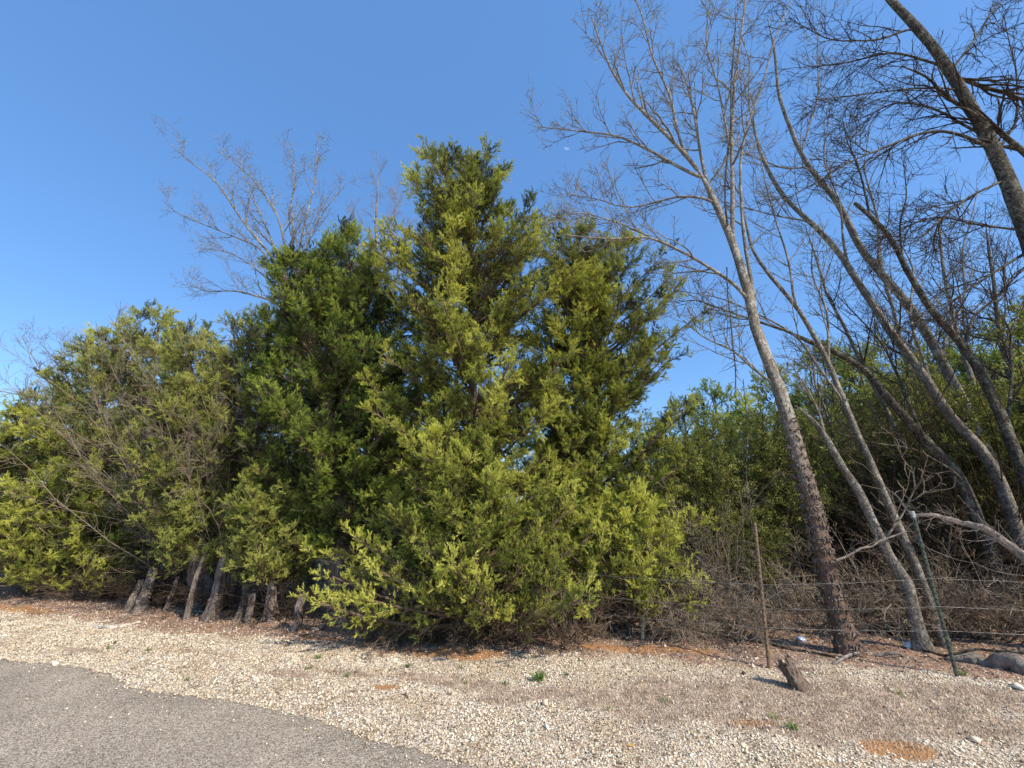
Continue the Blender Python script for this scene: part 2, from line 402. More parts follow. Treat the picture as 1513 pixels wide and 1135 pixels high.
def ell(x, y, px, py, rx, ry, rot=0):
    c = G(px, py); dx, dy = x-c[0], y-c[1]; a = math.radians(rot)
    return np.exp(-(((dx*math.cos(a)+dy*math.sin(a))/rx)**2 + ((-dx*math.sin(a)+dy*math.cos(a))/ry)**2))
def masks(x, y):
    n = vnoise(x*2.5, y*2.5, 11)*.5 + vnoise(x*7, y*7, 12)*.35
    dt = y - tree_line(x)
    litter = sm(-.85, -.1, dt + .5*n)
    soil = np.maximum.reduce([ell(x, y, 680, 968, .75, .17, -8), ell(x, y, 950, 962, .9, .14, -6), ell(x, y, 1325, 1112, .28, .13, -10),
                              ell(x, y, 575, 1018, .22, .08, -10)*.9, ell(x, y, 20, 902, 1.0, .2, -15)*.9, ell(x, y, 470, 945, .5, .1, -15)*.8, ell(x, y, 1120, 1075, .3, .08)*.6])
    soil = sm(.15, .85, soil*1.2 + .4*n)
    grass = np.maximum.reduce([ell(x, y, 1160, 1045, 1.25, .55, -10), ell(x, y, 980, 1045, .6, .35, -12)*.9, ell(x, y, 1430, 1030, .7, .3, -12)*.7,
                               ell(x, y, 640, 1008, .65, .12, -12)*.85, ell(x, y, 430, 1000, .4, .07, -16)*.6, ell(x, y, 740, 1035, .3, .09)*.6, ell(x, y, 120, 962, .5, .08, -16)*.7, ell(x, y, 300, 968, .6, .07, -16)*.6, ell(x, y, 520, 1000, .5, .09, -14)*.8, ell(x, y, 860, 1030, .5, .12, -12)*.8, ell(x, y, 1300, 1080, .6, .2, -10)*.8, ell(x, y, 1480, 1080, .4, .2, -10)*.6])
    grass = sm(.08, .6, grass*1.15 + .5*n) + .0*n
    return litter, soil, grass
lit, soil, gra = masks(X, Y)

m, nt, out = new_mat("gravel_ground")
ps = pos(nt)
vor = N_(nt, "ShaderNodeTexVoronoi", Scale=62.0, Randomness=1.0); nt.links.new(ps, vor.inputs["Vector"])
vor2 = N_(nt, "ShaderNodeTexVoronoi", Scale=140.0, Randomness=1.0); nt.links.new(ps, vor2.inputs["Vector"])
sepc = nt.nodes.new("ShaderNodeSeparateColor"); nt.links.new(vor.outputs["Color"], sepc.inputs[0])
stone = ramp(nt, sepc.outputs[0], [(0, (.17, .135, .11)), (.17, (.55, .42, .3)), (.5, (.78, .62, .45)), (1, (.92, .79, .61))])
gap = ramp(nt, vor.outputs["Distance"], [(.35, (1, 1, 1)), (.75, (.5, .46, .4))])
gcol = mixc(nt, 1.0, stone, gap, 'MULTIPLY')
big = noise(nt, 2.2, 5, .6, ps)
gcol = mixc(nt, 1.0, gcol, ramp(nt, big, [(.3, (.8, .74, .66)), (.6, (1, 1, 1))]), 'MULTIPLY')
fine = noise(nt, 55, 6, .75, ps)
mid = noise(nt, 9, 6, .7, ps)
litc = ramp(nt, fine, [(.3, (.15, .085, .06)), (.5, (.40, .22, .135)), (.7, (.60, .41, .28))])
litc = mixc(nt, ramp(nt, mid, [(.42, (0, 0, 0)), (.62, (.7, .7, .7))]), litc, ramp(nt, fine, [(.3, (.2, .14, .1)), (.7, (.5, .4, .3))]))
soilc = ramp(nt, fine, [(.3, (.36, .19, .09)), (.6, (.56, .29, .13)), (.8, (.70, .43, .24))])
grc = ramp(nt, fine, [(.3, (.2, .135, .11)), (.5, (.56, .41, .28)), (.7, (.80, .63, .46))])
edge = math_(nt, 'MULTIPLY', math_(nt, 'SUBTRACT', fine, .5), 1.2)
def soft(a):
    s = math_(nt, 'ADD', a, edge)
    return ramp(nt, s, [(.38, (0, 0, 0)), (.62, (1, 1, 1))])
grc = mixc(nt, 1.0, grc, ramp(nt, mid, [(.35, (.55, .5, .46)), (.6, (1.1, 1.1, 1.1))]), 'MULTIPLY')
c = mixc(nt, soft(attr(nt, "grass")), gcol, grc)
c = mixc(nt, soft(attr(nt, "litter")), c, litc)
c = mixc(nt, soft(attr(nt, "soil")), c, soilc)
# meadow far behind the trees
far = attr(nt, "far")
mead = ramp(nt, noise(nt, 3, 6, .7, ps), [(.3, (.10, .11, .03)), (.5, (.22, .2, .08)), (.7, (.38, .32, .15))])
c = mixc(nt, far, c, mead)
hh = math_(nt, 'ADD', math_(nt, 'MULTIPLY', vor.outputs["Distance"], -1.0), math_(nt, 'MULTIPLY', fine, .9))
bsdf(nt, out, c, .95, .1, hh, .8, .012)
M_GROUND = m
me = mesh_from("ground", [(V, f)], M_GROUND, smooth=True)
for nm, a in (("litter", lit), ("soil", soil), ("grass", gra), ("far", sm(4.5, 7, Y-tree_line(X)))):
    at = me.attributes.new(nm, 'FLOAT', 'POINT'); at.data.foreach_set("value", a.astype(np.float32).ravel())
setp(part("ground", me), "pale gravel shoulder with reddish litter below the roadside trees", None, kind="structure")

# road
xs = np.r_[-300, -120, np.arange(-60, -12, 2), np.arange(-12, 8, .03), np.arange(8, 60, 2), 120, 300]
ye = np.where(np.abs(xs) > 60, np.where(xs < 0, 25.5 + (-60-xs)*.37, -11.5-(xs-40)*.3), road_edge(xs))
ye = ye + np.where(np.abs(xs) < 13, .028*vnoise(xs*7, xs*0, 21) + .02*vnoise(xs*23, xs*0, 22) + .014*RNG.normal(size=len(xs)), 0)
offs = [0, .012, .05, .3, 1, 2, 3.5, 6.5]; zz = [-.03, .006, .014, .017, .02, .02, .02, .02]
V = np.concatenate([np.stack([xs, ye - o, np.full_like(xs, z)], -1) for o, z in zip(offs, zz)])
n = len(xs); k, i = np.meshgrid(np.arange(len(offs)-1), np.arange(n-1), indexing='ij')
f = np.stack([k*n+i, (k+1)*n+i, (k+1)*n+i+1, k*n+i+1], -1).reshape(-1, 4)
m, nt, out = new_mat("asphalt"); ps = pos(nt)
v1 = N_(nt, "ShaderNodeTexVoronoi", Scale=130.0); nt.links.new(ps, v1.inputs["Vector"])
sc = nt.nodes.new("ShaderNodeSeparateColor"); nt.links.new(v1.outputs["Color"], sc.inputs[0])
c = ramp(nt, sc.outputs[0], [(0, (.22, .17, .12)), (.35, (.50, .39, .285)), (.7, (.72, .58, .43)), (1, (.97, .82, .64))])
c = mixc(nt, 1.0, c, ramp(nt, v1.outputs["Distance"], [(.3, (1, 1, 1)), (.75, (.5, .5, .5))]), 'MULTIPLY')
c = mixc(nt, 1.0, c, ramp(nt, noise(nt, 1.3, 5, .6, ps), [(.3, (.78, .77, .76)), (.7, (1.12, 1.1, 1.08))]), 'MULTIPLY')
hh = math_(nt, 'ADD', math_(nt, 'MULTIPLY', v1.outputs["Distance"], -1.0), noise(nt, 60, 4, .7, ps))
bsdf(nt, out, c, .85, .3, hh, .7, .008)
setp(part("road", mesh_from("road", [(V, f)], m, smooth=True)), "grey chip-seal asphalt road with a ragged edge", None, kind="structure")

# loose stones
def stones(n, xr, yr, size, dens):
    x = RNG.uniform(*xr, n); y = RNG.uniform(*yr, n); keep = RNG.random(n) < dens(x, y); x, y = x[keep], y[keep]
    n = len(x)
    cube = np.array([[a, b, c] for a in (-1, 1) for b in (-1, 1) for c in (-1, 1)], float)*.62
    octa = np.array([[1, 0, 0], [-1, 0, 0], [0, 1, 0], [0, -1, 0], [0, 0, 1], [0, 0, -1.]])*1.0
    s = RNG.lognormal(math.log(size), .45, n).clip(size*.4, size*2.4)
    base = octa[None]*RNG.uniform(.65, 1.15, (n, 6, 1)) + RNG.normal(0, .16, (n, 6, 3))
    a = RNG.uniform(0, 6.28, n); ca, sa = np.cos(a), np.sin(a)
    b = base*np.stack([np.ones(n), RNG.uniform(.7, 1, n), RNG.uniform(.55, .85, n)], -1)[:, None]
    tilt = RNG.normal(0, .2, (n, 2)); b[:, :, 2] += b[:, :, 0]*tilt[:, :1]
    w = np.stack([b[:, :, 0]*ca[:, None]-b[:, :, 1]*sa[:, None], b[:, :, 0]*sa[:, None]+b[:, :, 1]*ca[:, None], b[:, :, 2]], -1)*s[:, None, None]
    z = np.where(y < road_edge(x), .02, gh(x, y)) + s*.2
    w += np.stack([x, y, z], -1)[:, None]
    fo = np.array([[0, 2, 4], [2, 1, 4], [1, 3, 4], [3, 0, 4], [2, 0, 5], [1, 2, 5], [3, 1, 5], [0, 3, 5]])
    F_ = (np.arange(n)[:, None, None]*6 + fo[None]).reshape(-1, 3)
    return (w.reshape(-1, 3), F_), np.repeat(RNG.random(n), 6)
def dens_g(x, y):
    l, s_, g_ = masks(x, y); d = y - road_edge(x)
    on = np.where(d > 0, 1, np.exp(d/.035)*.5 + .06*np.exp(d/.25))
    return on*(1 - .88*l)*(1-.85*s_)*(1-.85*g_)
m, nt, out = new_mat("limestone_gravel")
c = ramp(nt, attr(nt, "tint"), [(0, (.13, .10, .085)), (.13, (.40, .31, .22)), (.3, (.80, .645, .46)), (.7, (.90, .76, .57)), (1, (.95, .87, .73))])
c = mixc(nt, 1.0, c, ramp(nt, noise(nt, 1.7, 6, .65, pos(nt)), [(.36, (.88, .79, .67)), (.56, (1.14, 1.11, 1.07))]), 'MULTIPLY')
c = mixc(nt, 1.0, c, ramp(nt, noise(nt, 90, 4, .7, pos(nt)), [(.3, (.8, .8, .8)), (.7, (1.1, 1.1, 1.1))]), 'MULTIPLY')
bsdf(nt, out, c, .85, .2)
M_STONE = m
def vis(x, y): return (np.abs(x) < 1.35*y + .6)
A, a = stones(320000, (-9.5, 6.8), (1.9, 8.6), .0068, lambda x, y: dens_g(x, y)*vis(x, y))
B, b = stones(1300, (-9.5, 6.8), (1.9, 8.6), .018, lambda x, y: dens_g(x, y)*vis(x, y)*.8)
setp(part("loose_gravel", mesh_from("loose_gravel", [A, B], M_STONE, [a, b])), "loose pale limestone gravel spread between road and trees", "gravel", kind="stuff")

# leaf and needle litter
def flakes(n, xr, yr, L, W, dens, zlift=.004, curl=.4):
    x = RNG.uniform(*xr, n); y = RNG.uniform(*yr, n); k = RNG.random(n) < dens(x, y); x, y = x[k], y[k]; n = len(x)
    a = RNG.uniform(0, 6.28, n); d = np.stack([np.cos(a), np.sin(a), RNG.normal(0, curl, n)], -1); s = norm(np.cross(d, np.array([0, 0, 1.]) + RNG.normal(0, .5, (n, 3))))
    l = L*RNG.uniform(.5, 1.4, n)[:, None]; w = W*RNG.uniform(.6, 1.3, n)[:, None]
    p = np.stack([x, y, gh(x, y) + zlift + np.abs(d[:, 2])*l[:, 0]*.5], -1)
    v = np.stack([p - d*l*.5, p + s*w*.5, p + d*l*.5, p - s*w*.5], 1).reshape(-1, 3)
    return (v, np.arange(len(v)).reshape(-1, 4)), np.repeat(RNG.random(n), 4)
m, nt, out = new_mat("dead_leaf")
c = ramp(nt, attr(nt, "tint"), [(0, (.12, .07, .05)), (.4, (.3, .17, .11)), (.7, (.47, .3, .2)), (1, (.64, .5, .37))])
bsdf(nt, out, c, .8, .2)
M_LITTER = m
def dl(x, y):
    l, s_, g_ = masks(x, y); return np.clip(l*.95 + .02, 0, 1)*(1-.5*s_)*np.where(y > road_edge(x), 1, 0)*vis(x, y)
A, a = flakes(42000, (-11, 9), (3.6, 12), .045, .018, dl)
B, b = flakes(30000, (-11, 9), (3.6, 10), .07, .006, dl)
m, nt, out = new_mat('straw')
c = ramp(nt, attr(nt, 'tint'), [(0, (.14, .08, .05)), (.4, (.42, .28, .18)), (.75, (.66, .5, .35)), (1, (.82, .68, .5))])
bsdf(nt, out, c, .8, .2)
M_STRAW = m
def dd_(x, y):
    n_ = vnoise(x*2.1, y*3.3, 31) + .6*vnoise(x*6, y*6, 32)
    return sm(.1, 1.1, n_)*.8*np.where(y > road_edge(x)+.1, 1, 0)*vis(x, y)
C_, c_ = flakes(30000, (-9, 7), (2.3, 7.5), .05, .004, dd_, .006, .25)
A2, a2_ = flakes(9000, (-9, 7), (2.3, 7.5), .03, .012, dd_, .006, .3)
setp(part("straw_litter", mesh_from("straw_litter", [C_, A2], M_STRAW, [(c_*.5+.5), a2_])), "drifts of dead straw and needles blown over the gravel", "straw litter", kind="stuff")
setp(part("leaf_litter", mesh_from("leaf_litter", [A, B], M_LITTER, [a, b])), "reddish brown dead leaves and cedar needles under the trees", "leaf litter", kind="stuff")

# dry thatch grass
def blades(n, xr, yr, H, W, dens, lean=.9, zfun=gh):
    x = RNG.uniform(*xr, n); y = RNG.uniform(*yr, n); k = RNG.random(n) < dens(x, y); x, y = x[k], y[k]; n = len(x)
    a = RNG.uniform(0, 6.28, n); h = H*RNG.uniform(.4, 1.3, n)[:, None]
    o = np.stack([np.cos(a), np.sin(a), 0*a], -1); le = RNG.uniform(.2, 1.3, n)[:, None]*lean
    s = np.stack([-np.sin(a), np.cos(a), 0*a], -1)*W
    p = np.stack([x, y, zfun(x, y)-.004], -1); up = np.array([0, 0, 1.])
    m1 = p + up*h*.55 + o*h*.35*le; tip = p + up*h*(1-.35*le.clip(0, 1.2)) + o*h*le
    v = np.stack([p-s, p+s, m1+s*.7, m1-s*.7, tip], 1)
    b5 = np.arange(n)[:, None]*5
    return [(v.reshape(-1, 3), (b5 + np.array([0, 1, 2, 3])).reshape(-1, 4))], v, x, y
def blade_mesh(name, mat, *a, **k):
    P_, v, x, y = blades(*a, **k); n = len(v); t = np.repeat(RNG.random(n), 5)
    V = P_[0][0]; q = P_[0][1]; tri = (np.arange(n)[:, None]*5 + np.array([3, 2, 4])).reshape(-1, 3)
    # one vertex block, two face sizes
    L = np.concatenate([q.ravel(), tri.ravel()]).astype(np.int32); S = np.r_[np.arange(len(q))*4, q.size + np.arange(len(tri))*3].astype(np.int32)
    me = bpy.data.meshes.new(name); me.vertices.add(len(V)); me.vertices.foreach_set("co", V.astype(np.float32).ravel())
    me.loops.add(len(L)); me.loops.foreach_set("vertex_index", L); me.polygons.add(len(S)); me.polygons.foreach_set("loop_start", S)
    me.update(calc_edges=True); at = me.attributes.new("tint", 'FLOAT', 'POINT'); at.data.foreach_set("value", t.astype(np.float32)); me.materials.append(mat)
    return me
m, nt, out = new_mat("dry_grass")
c = ramp(nt, attr(nt, "tint"), [(0, (.20, .125, .09)), (.5, (.54, .39, .26)), (1, (.84, .68, .49))]); bsdf(nt, out, c, .8, .2); M_DRY = m
m, nt, out = new_mat("meadow_grass")
c = ramp(nt, attr(nt, "tint"), [(0, (.10, .13, .03)), (.5, (.24, .23, .08)), (1, (.45, .4, .19))]); bsdf(nt, out, c, .8, .2); M_MEAD = m
setp(part("dry_grass", blade_mesh("dry_grass", M_DRY, 190000, (-5, 6.5), (2.4, 6.3), .032, .0022,
     lambda x, y: masks(x, y)[2]*.9*np.where(y > road_edge(x)+.05, 1, 0)*vis(x, y))), "matted pinkish dry grass growing through the gravel", "dry grass", kind="stuff")
setp(part("meadow_grass", blade_mesh("meadow_grass", M_MEAD, 40000, (3, 22), (9, 22), .16, .006,
     lambda x, y: np.where(y > tree_line(x)+4, 1, 0)*vis(x, y))), "yellow green grass of the clearing behind the fence", "grass", kind="stuff")

# =================================================================== CEDARS (nearest trees)
# the tall one in the middle, its double top
cedar("cedar_tree", "tallest bright green cedar with a double pointed top at the centre of the row", 6.9,
      [(236, 640, 680, 660), (252, 622, 742, 678), (285, 598, 788, 688), (330, 582, 825, 692), (390, 576, 848, 695), (470, 575, 858, 696), (560, 550, 865, 697),
       (650, 540, 870, 698), (720, 530, 870, 700), (800, 530, 890, 700), (860, 550, 900, 700), (930, 600, 860, 700)], 700,
      n_prim=255, n_sec=17, inner=.27, seclen=.42, spr=.085, front=.62, base_r=.12, bias=.06, zcrown=.7, up=.35)
cedar("cedar_tree", "half hidden cedar filling the notch between the tallest cedar and its right neighbour", 7.1,
      [(335, 828, 855, 842), (365, 795, 892, 846), (450, 790, 900, 848), (560, 785, 900, 848), (680, 785, 900, 848), (800, 800, 900, 848)], 848,
      n_prim=90, n_sec=10, spr=.09, front=.7, base_r=.08, bias=.06, zcrown=.9)
# low bough mass spreading to the front of it
cedar("cedar_tree", "low yellow green young cedar bushing out to the gravel below the tall middle one", 6.0,
      [(640, 630, 700, 668), (690, 585, 790, 680), (740, 560, 850, 690), (790, 530, 890, 700), (835, 490, 925, 710), (870, 500, 925, 715), (905, 580, 890, 720), (940, 650, 800, 725)], 722,
      n_prim=120, n_sec=13, seclen=.38, spr=.075, front=.5, base_r=.05, bias=.13, zcrown=.45, bare_low=.6, up=.3)
cedar("cedar_tree", "cedar with a blunt top and upswept right-hand boughs, right of the tallest cedar", 7.4,
      [(345, 895, 925, 908), (370, 862, 945, 905), (400, 830, 990, 900), (450, 800, 1010, 893), (500, 790, 1012, 885), (560, 780, 1010, 880), (620, 780, 1025, 877), (680, 790, 1040, 874),
       (740, 800, 1040, 872), (810, 820, 1030, 870), (880, 840, 1000, 868)], 866,
      n_prim=130, n_sec=16, seclen=.42, spr=.085, front=.6, base_r=.10, bias=.08, zcrown=.9, bare_low=.7, up=.6)
cedar("cedar_tree", "young cedar with drooping boughs over the wire fence, left of the rusty post", 6.2,
      [(725, 900, 960, 935), (770, 860, 1000, 932), (820, 830, 1035, 930), (870, 830, 1030, 930), (905, 850, 1010, 930)], 930, mat=M_CEDAR,
      n_prim=60, n_sec=9, spr=.075, front=.5, base_r=.03, bias=.2, zcrown=.35, bare_low=.9, seclen=.35)
cedar("cedar_tree", "dark cedar with a thick fluted trunk, left of the tallest cedar", 7.1,
      [(362, 425, 465, 445), (400, 412, 500, 448), (450, 408, 575, 455), (510, 405, 605, 465), (560, 385, 620, 475), (620, 380, 630, 485), (680, 385, 630, 492), (740, 400, 620, 498),
       (790, 430, 560, 500), (830, 450, 540, 503)], 508, mat=M_CEDARD,
      n_prim=130, n_sec=16, seclen=.42, spr=.09, front=.6, base_r=.18, bias=.08, zcrown=.95, up=.4, bare_low=.6)
cedar("cedar_tree", "narrow cedar whose tip stands alone between the dark cedar and the tallest one", 7.7,
      [(340, 498, 515, 506), (370, 488, 545, 512), (410, 475, 595, 520), (480, 465, 625, 530), (560, 465, 640, 540), (650, 470, 640, 545), (760, 480, 640, 550)], 552, mat=M_CEDARD,
      n_prim=130, n_sec=13, spr=.09, front=.7, base_r=.09, bias=.10, zcrown=1.2)
cedar("cedar_tree", "olive cedar behind the bent white stick, its flat top below the pale bare tree", 7.9,
      [(468, 365, 400, 385), (500, 320, 420, 375), (550, 300, 425, 365), (620, 280, 430, 355), (700, 270, 440, 350), (770, 265, 440, 346), (830, 290, 430, 344)], 342, mat=M_CEDARO,
      n_prim=100, n_sec=9, spr=.09, front=.7, base_r=.14, bias=.08, zcrown=.8, bare_low=.7)
cedar("cedar_tree", "low golden green cedar bough mass beside the stub trunk, left of the thick fluted trunk", 6.9,
      [(700, 370, 420, 395), (760, 345, 470, 400), (830, 345, 470, 400), (880, 370, 450, 400)], 396, mat=M_CEDARO,
      n_prim=45, n_sec=9, spr=.08, front=.7, base_r=.07, bias=.22, zcrown=.55, bare_low=.4, seclen=.4)
cedar("cedar_tree", "cedar with two weathered split trunks near the left, twiggy olive crown", 7.7,
      [(490, 255, 300, 275), (540, 225, 330, 280), (610, 210, 345, 285), (700, 205, 350, 290), (780, 220, 350, 293), (850, 225, 350, 295)], 296, mat=M_CEDARO,
      n_prim=85, n_sec=9, spr=.085, front=.7, base_r=.16, bias=.05, zcrown=.75, bare_low=.7)
cedar("cedar_tree", "cedar with a feathery pointed tip over the left shrubs", 9.3,
      [(455, 222, 240, 232), (485, 190, 260, 228), (530, 140, 290, 222), (600, 110, 300, 215), (680, 90, 300, 210), (760, 90, 290, 207), (830, 120, 280, 205)], 205, mat=M_CEDARO,
      n_prim=110, n_sec=9, spr=.10, front=.7, base_r=.17, bias=.12, zcrown=.7, bare_low=.6)
cedar("cedar_tree", "bushy green cedar reaching the gravel at the left, right of the leftmost one", 9.9,
      [(492, 150, 185, 170), (540, 95, 210, 160), (600, 70, 225, 150), (680, 50, 230, 140), (760, 60, 220, 135), (830, 60, 210, 132), (880, 80, 190, 130)], 130, mat=M_CEDAR,
      n_prim=110, n_sec=9, spr=.10, front=.7, base_r=.12, bias=-.02, zcrown=.5)
cedar("cedar_tree", "leftmost dense cedar hanging down to the ground at the picture edge", 10.6,
      [(590, 60, 95, 75), (640, 0, 120, 55), (700, -60, 140, 40), (780, -80, 140, 35), (850, -80, 130, 30), (885, -60, 110, 30)], 30, mat=M_CEDAR,
      n_prim=110, n_sec=9, spr=.11, front=.7, base_r=.12, bias=-.04, zcrown=.4)

cedar("cedar_tree", "low bright green cedar boughs sweeping the ground at the left below the feathery tip", 8.9,
      [(690, 60, 190, 130), (740, 20, 235, 125), (790, -10, 250, 120), (840, -10, 240, 120), (880, 0, 200, 120)], 120, mat=M_CEDAR,
      n_prim=75, n_sec=9, spr=.09, front=.6, base_r=.06, bias=.1, zcrown=.25, seclen=.45)
# =================================================================== background cedars and shrubs: prototypes, then copies
def proto_cedar(H, R, mat, seed, bias=0.0, n_prim=60):
    zs = np.array([0, .12, .3, .5, .7, .88, 1.])*H; w = np.array([.7, .95, 1., .85, .6, .32, .05])*R
    (cr, ct), br, tr = cedar_meshes(zs, np.zeros(7), w*RNG.uniform(.8, 1.1, 7), w*RNG.uniform(.8, 1.1, 7), 0., mat=mat, n_prim=n_prim, n_sec=8, n_ter=4, n_spr=4, spr=.15, temps=CED_L,
                                    front=1., base_r=.09, bias=bias, zcrown=.3, seclen=.6)
    return (mesh_from("crown", cr, mat, ct), mesh_from("branches", br, M_TWIG), mesh_from("trunk", [tr], M_CBARK, smooth=True))
PC = [proto_cedar(5.2, 1.6, M_CEDAR, 1, .2), proto_cedar(5.5, 1.4, M_CEDARO, 2, .2), proto_cedar(5.0, 1.8, M_CEDARD, 3, .25)]
def put_cedar(k, x, y, s, rz, label, group):
    t = thing("cedar_tree", (x, y, float(gh(np.array(x), np.array(y)))), label, "cedar tree", group); t.scale = (s, s, s); t.rotation_euler = (0, 0, rz)
    for nm, me in zip(("crown", "branches", "trunk"), PC[k]): part(nm, me, t)
LAB = {0: "mid green cedar in the thicket behind the fence and leaning bare trunks", 1: "olive cedar in the thicket behind the fence and leaning bare trunks",
       2: "dark cedar in the thicket behind the fence and leaning bare trunks"}
GRP = "cedars in the thicket behind the bare trees"
# (px of trunk, depth, py of top)
bgc = [(1035, 11, 600, 1), (1090, 16, 552, 2), (1130, 12.5, 590, 0), (1190, 17, 555, 1), (1215, 13, 610, 0), (1280, 15, 520, 1), (1340, 12, 525, 1), (1400, 16, 540, 2), (1430, 11, 560, 1),
       (1490, 13, 520, 2), (1550, 10, 500, 2), (1620, 12, 480, 1), (1330, 19, 560, 0), (1480, 18, 510, 1), (1700, 11, 430, 2), (1240, 20, 570, 2), (1800, 13, 420, 2)]
for (px, Yd, pt, k) in bgc:
    b = P(px, 800, Yd); top = P(px, pt, Yd)[2]
    put_cedar(k, b[0], Yd, top/5.2, RNG.uniform(0, 6), LAB[k], GRP)
GRP2 = "cedars hidden behind the front row"
for (px, Yd, pt, k) in [(60, 14, 640, 0), (-40, 13, 600, 2), (-150, 14, 620, 0), (330, 12, 520, 1), (160, 15, 580, 1), (450, 13, 600, 2), (-30, 19, 660, 1), (920, 11.5, 610, 0), (640, 11.5, 740, 1), (760, 12, 740, 2), (540, 12, 690, 0), (990, 14, 620, 2), (-300, 16, 600, 1), (250, 17, 600, 2)]:
    b = P(px, 800, Yd); top = P(px, pt, Yd)[2]
    put_cedar(k, b[0], Yd, top/5.2, RNG.uniform(0, 6), "dim cedar glimpsed behind the front row of cedars", GRP2)

def proto_shrub(H, R, mat, n=26, seed=0):
    a = RNG.uniform(0, 6.28, n); rr = RNG.uniform(0, .25, n)*R
    K = 8; st = np.stack([np.cos(a)*rr, np.sin(a)*rr, 0*a], -1); d = norm(np.stack([np.cos(a)*.45, np.sin(a)*.45, np.ones(n)], -1) + RNG.normal(0, .15, (n, 3)))
    pr = np.zeros((n, K, 3)); pr[:, 0] = st; ln = H*RNG.uniform(.6, 1.05, n)/(K-1)
    for k in range(1, K):
        d = norm(d + RNG.normal(0, .1, (n, 3)) + np.stack([np.cos(a)*.03, np.sin(a)*.03, 0*a], -1)); pr[:, k] = pr[:, k-1] + d*ln[:, None]
    R_ = np.full((n, K), .012)*np.linspace(1, .4, K)[None]
    s, sr = grow(pr, R_, 10, .15, H*.32, .7, 5, up=.06, wob=.15, r0=.6); t, tr = grow(s, sr, 5, .1, H*.14, .8, 4, up=.05, wob=.2, r0=.7)
    p, dd, tt, idx = along(t, 4, .2); dd = norm(dd + RNG.normal(0, .5, dd.shape))
    (lf, lt) = place(LEAF_T, p, dd, RNG.uniform(.08, .15, len(p)), (RNG.random(len(p))*.6 + .2 + .2*tt).clip(0, 1))
    return mesh_from("leaves", [lf], mat, [lt]), mesh_from("stems", [tubes(pr, R_, 5), tubes(s, sr, 3), tubes(t, tr, 3)], M_TWIG)
PS = [proto_shrub(3.0, 1.0, M_PRIVET), proto_shrub(2.6, 1.2, M_PRIVET)]
for q, (px, Yd, pt, k) in enumerate([(1060, 8.6, 640, 0), (1010, 8.8, 640, 1), (1110, 9.5, 600, 1), (1165, 10.5, 640, 0), (1085, 7.8, 720, 1), (1250, 10.5, 640, 1), (1300, 9.5, 640, 0), (1370, 9.5, 600, 0), (1440, 9.0, 560, 1), (1510, 8.5, 560, 0), (1600, 8.0, 520, 1)]):
    b = P(px, 800, Yd); top = P(px, pt, Yd)[2]
    t = thing("leafy_shrub", (b[0], Yd, float(gh(b[0], Yd))), "yellow green leafy shrub in the thicket behind the wire fence", "shrub", "leafy shrubs behind the fence")
    s = top/2.7; t.scale = (s*.85, s*.85, s); t.rotation_euler = (0, 0, RNG.uniform(0, 6))
    for nm, me in zip(("leaves", "stems"), PS[k]): part(nm, me, t)

# =================================================================== BARE TREES on the right
YA = 5.45
TA = trace([(1257, 974), (1244, 925), (1226, 862), (1208, 781), (1180, 680), (1151, 574), (1127, 500), (1100, 410), (1077, 345), (1045, 275), (1022, 240)], YA, YA+.3)
bare_tree("leaning_tree", "tallest foreground bare tree with blotchy grey trunk and reddish shaggy base between the two posts",
  (TA, .105, .044),
  [(trace([(1022, 242), (993, 208), (969, 184), (925, 131), (896, 97), (872, 29)], YA+.3, YA-.2), .035, .01),
   (trace([(1037, 262), (1027, 184), (1012, 116), (1003, 92)], YA+.3, YA+.9), .03, .012),
   (trace([(1074, 340), (1083, 262), (1081, 194), (1083, 121), (1095, 48), (1104, -30)], YA+.2, YA), .035, .015),
   (trace([(1024, 252), (983, 237), (950, 218), (916, 199), (867, 194), (795, 184)], YA+.3, YA+.8), .03, .008),
   (trace([(1045, 291), (1003, 291), (964, 300), (916, 305), (838, 286)], YA+.2, YA+1), .022, .006),
   (trace([(1092, 423), (1042, 388), (1003, 368), (959, 349), (906, 358), (828, 344)], YA+.15, YA-.4), .028, .007),
   (trace([(959, 349), (920, 329), (838, 315)], YA-.15, YA-.3), .014, .005),
   (trace([(1012, 232), (1003, 194), (993, 140), (964, 87), (950, 24), (925, -20)], YA+.3, YA+.1), .028, .009),
   (trace([(1127, 470), (1117, 440), (1100, 378), (1095, 300), (1092, 218), (1130, 120), (1150, 40), (1180, -20)], YA+.15, YA+.5), .03, .01),
   (trace([(1146, 560), (1085, 520), (1040, 500), (1015, 470)], YA+.1, YA+.4), .02, .006),
   (trace([(1081, 230), (1060, 120), (1040, 60), (1050, -20)], YA, YA-.6), .02, .008)],
  M_BARKA, M_TWIGG, n1=12, L1=.95, n2=8, L2=.42, n3=5, L3=.2, bud=.10, up=.08, up1=.1)
YB = 5.5
bare_tree("leaning_tree", "slender crooked bare tree, first to the right of the shaggy-based trunk",
  (trace([(1369, 972), (1352, 910), (1334, 856), (1321, 837), (1294, 784), (1265, 724), (1236, 675), (1212, 635), (1190, 612), (1167, 598)], YB, YB+.2), .075, .03),
  [(trace([(1213, 637), (1205, 600), (1185, 560), (1150, 540)], YB+.2, YB+.6), .02, .008),
   (trace([(1300, 790), (1330, 760), (1345, 720), (1350, 690)], YB, YB-.2), .015, .005)],
  M_BARK, M_TWIGP, n1=8, L1=.6, n2=6, L2=.3, n3=3, L3=.15)
YC = 5.7
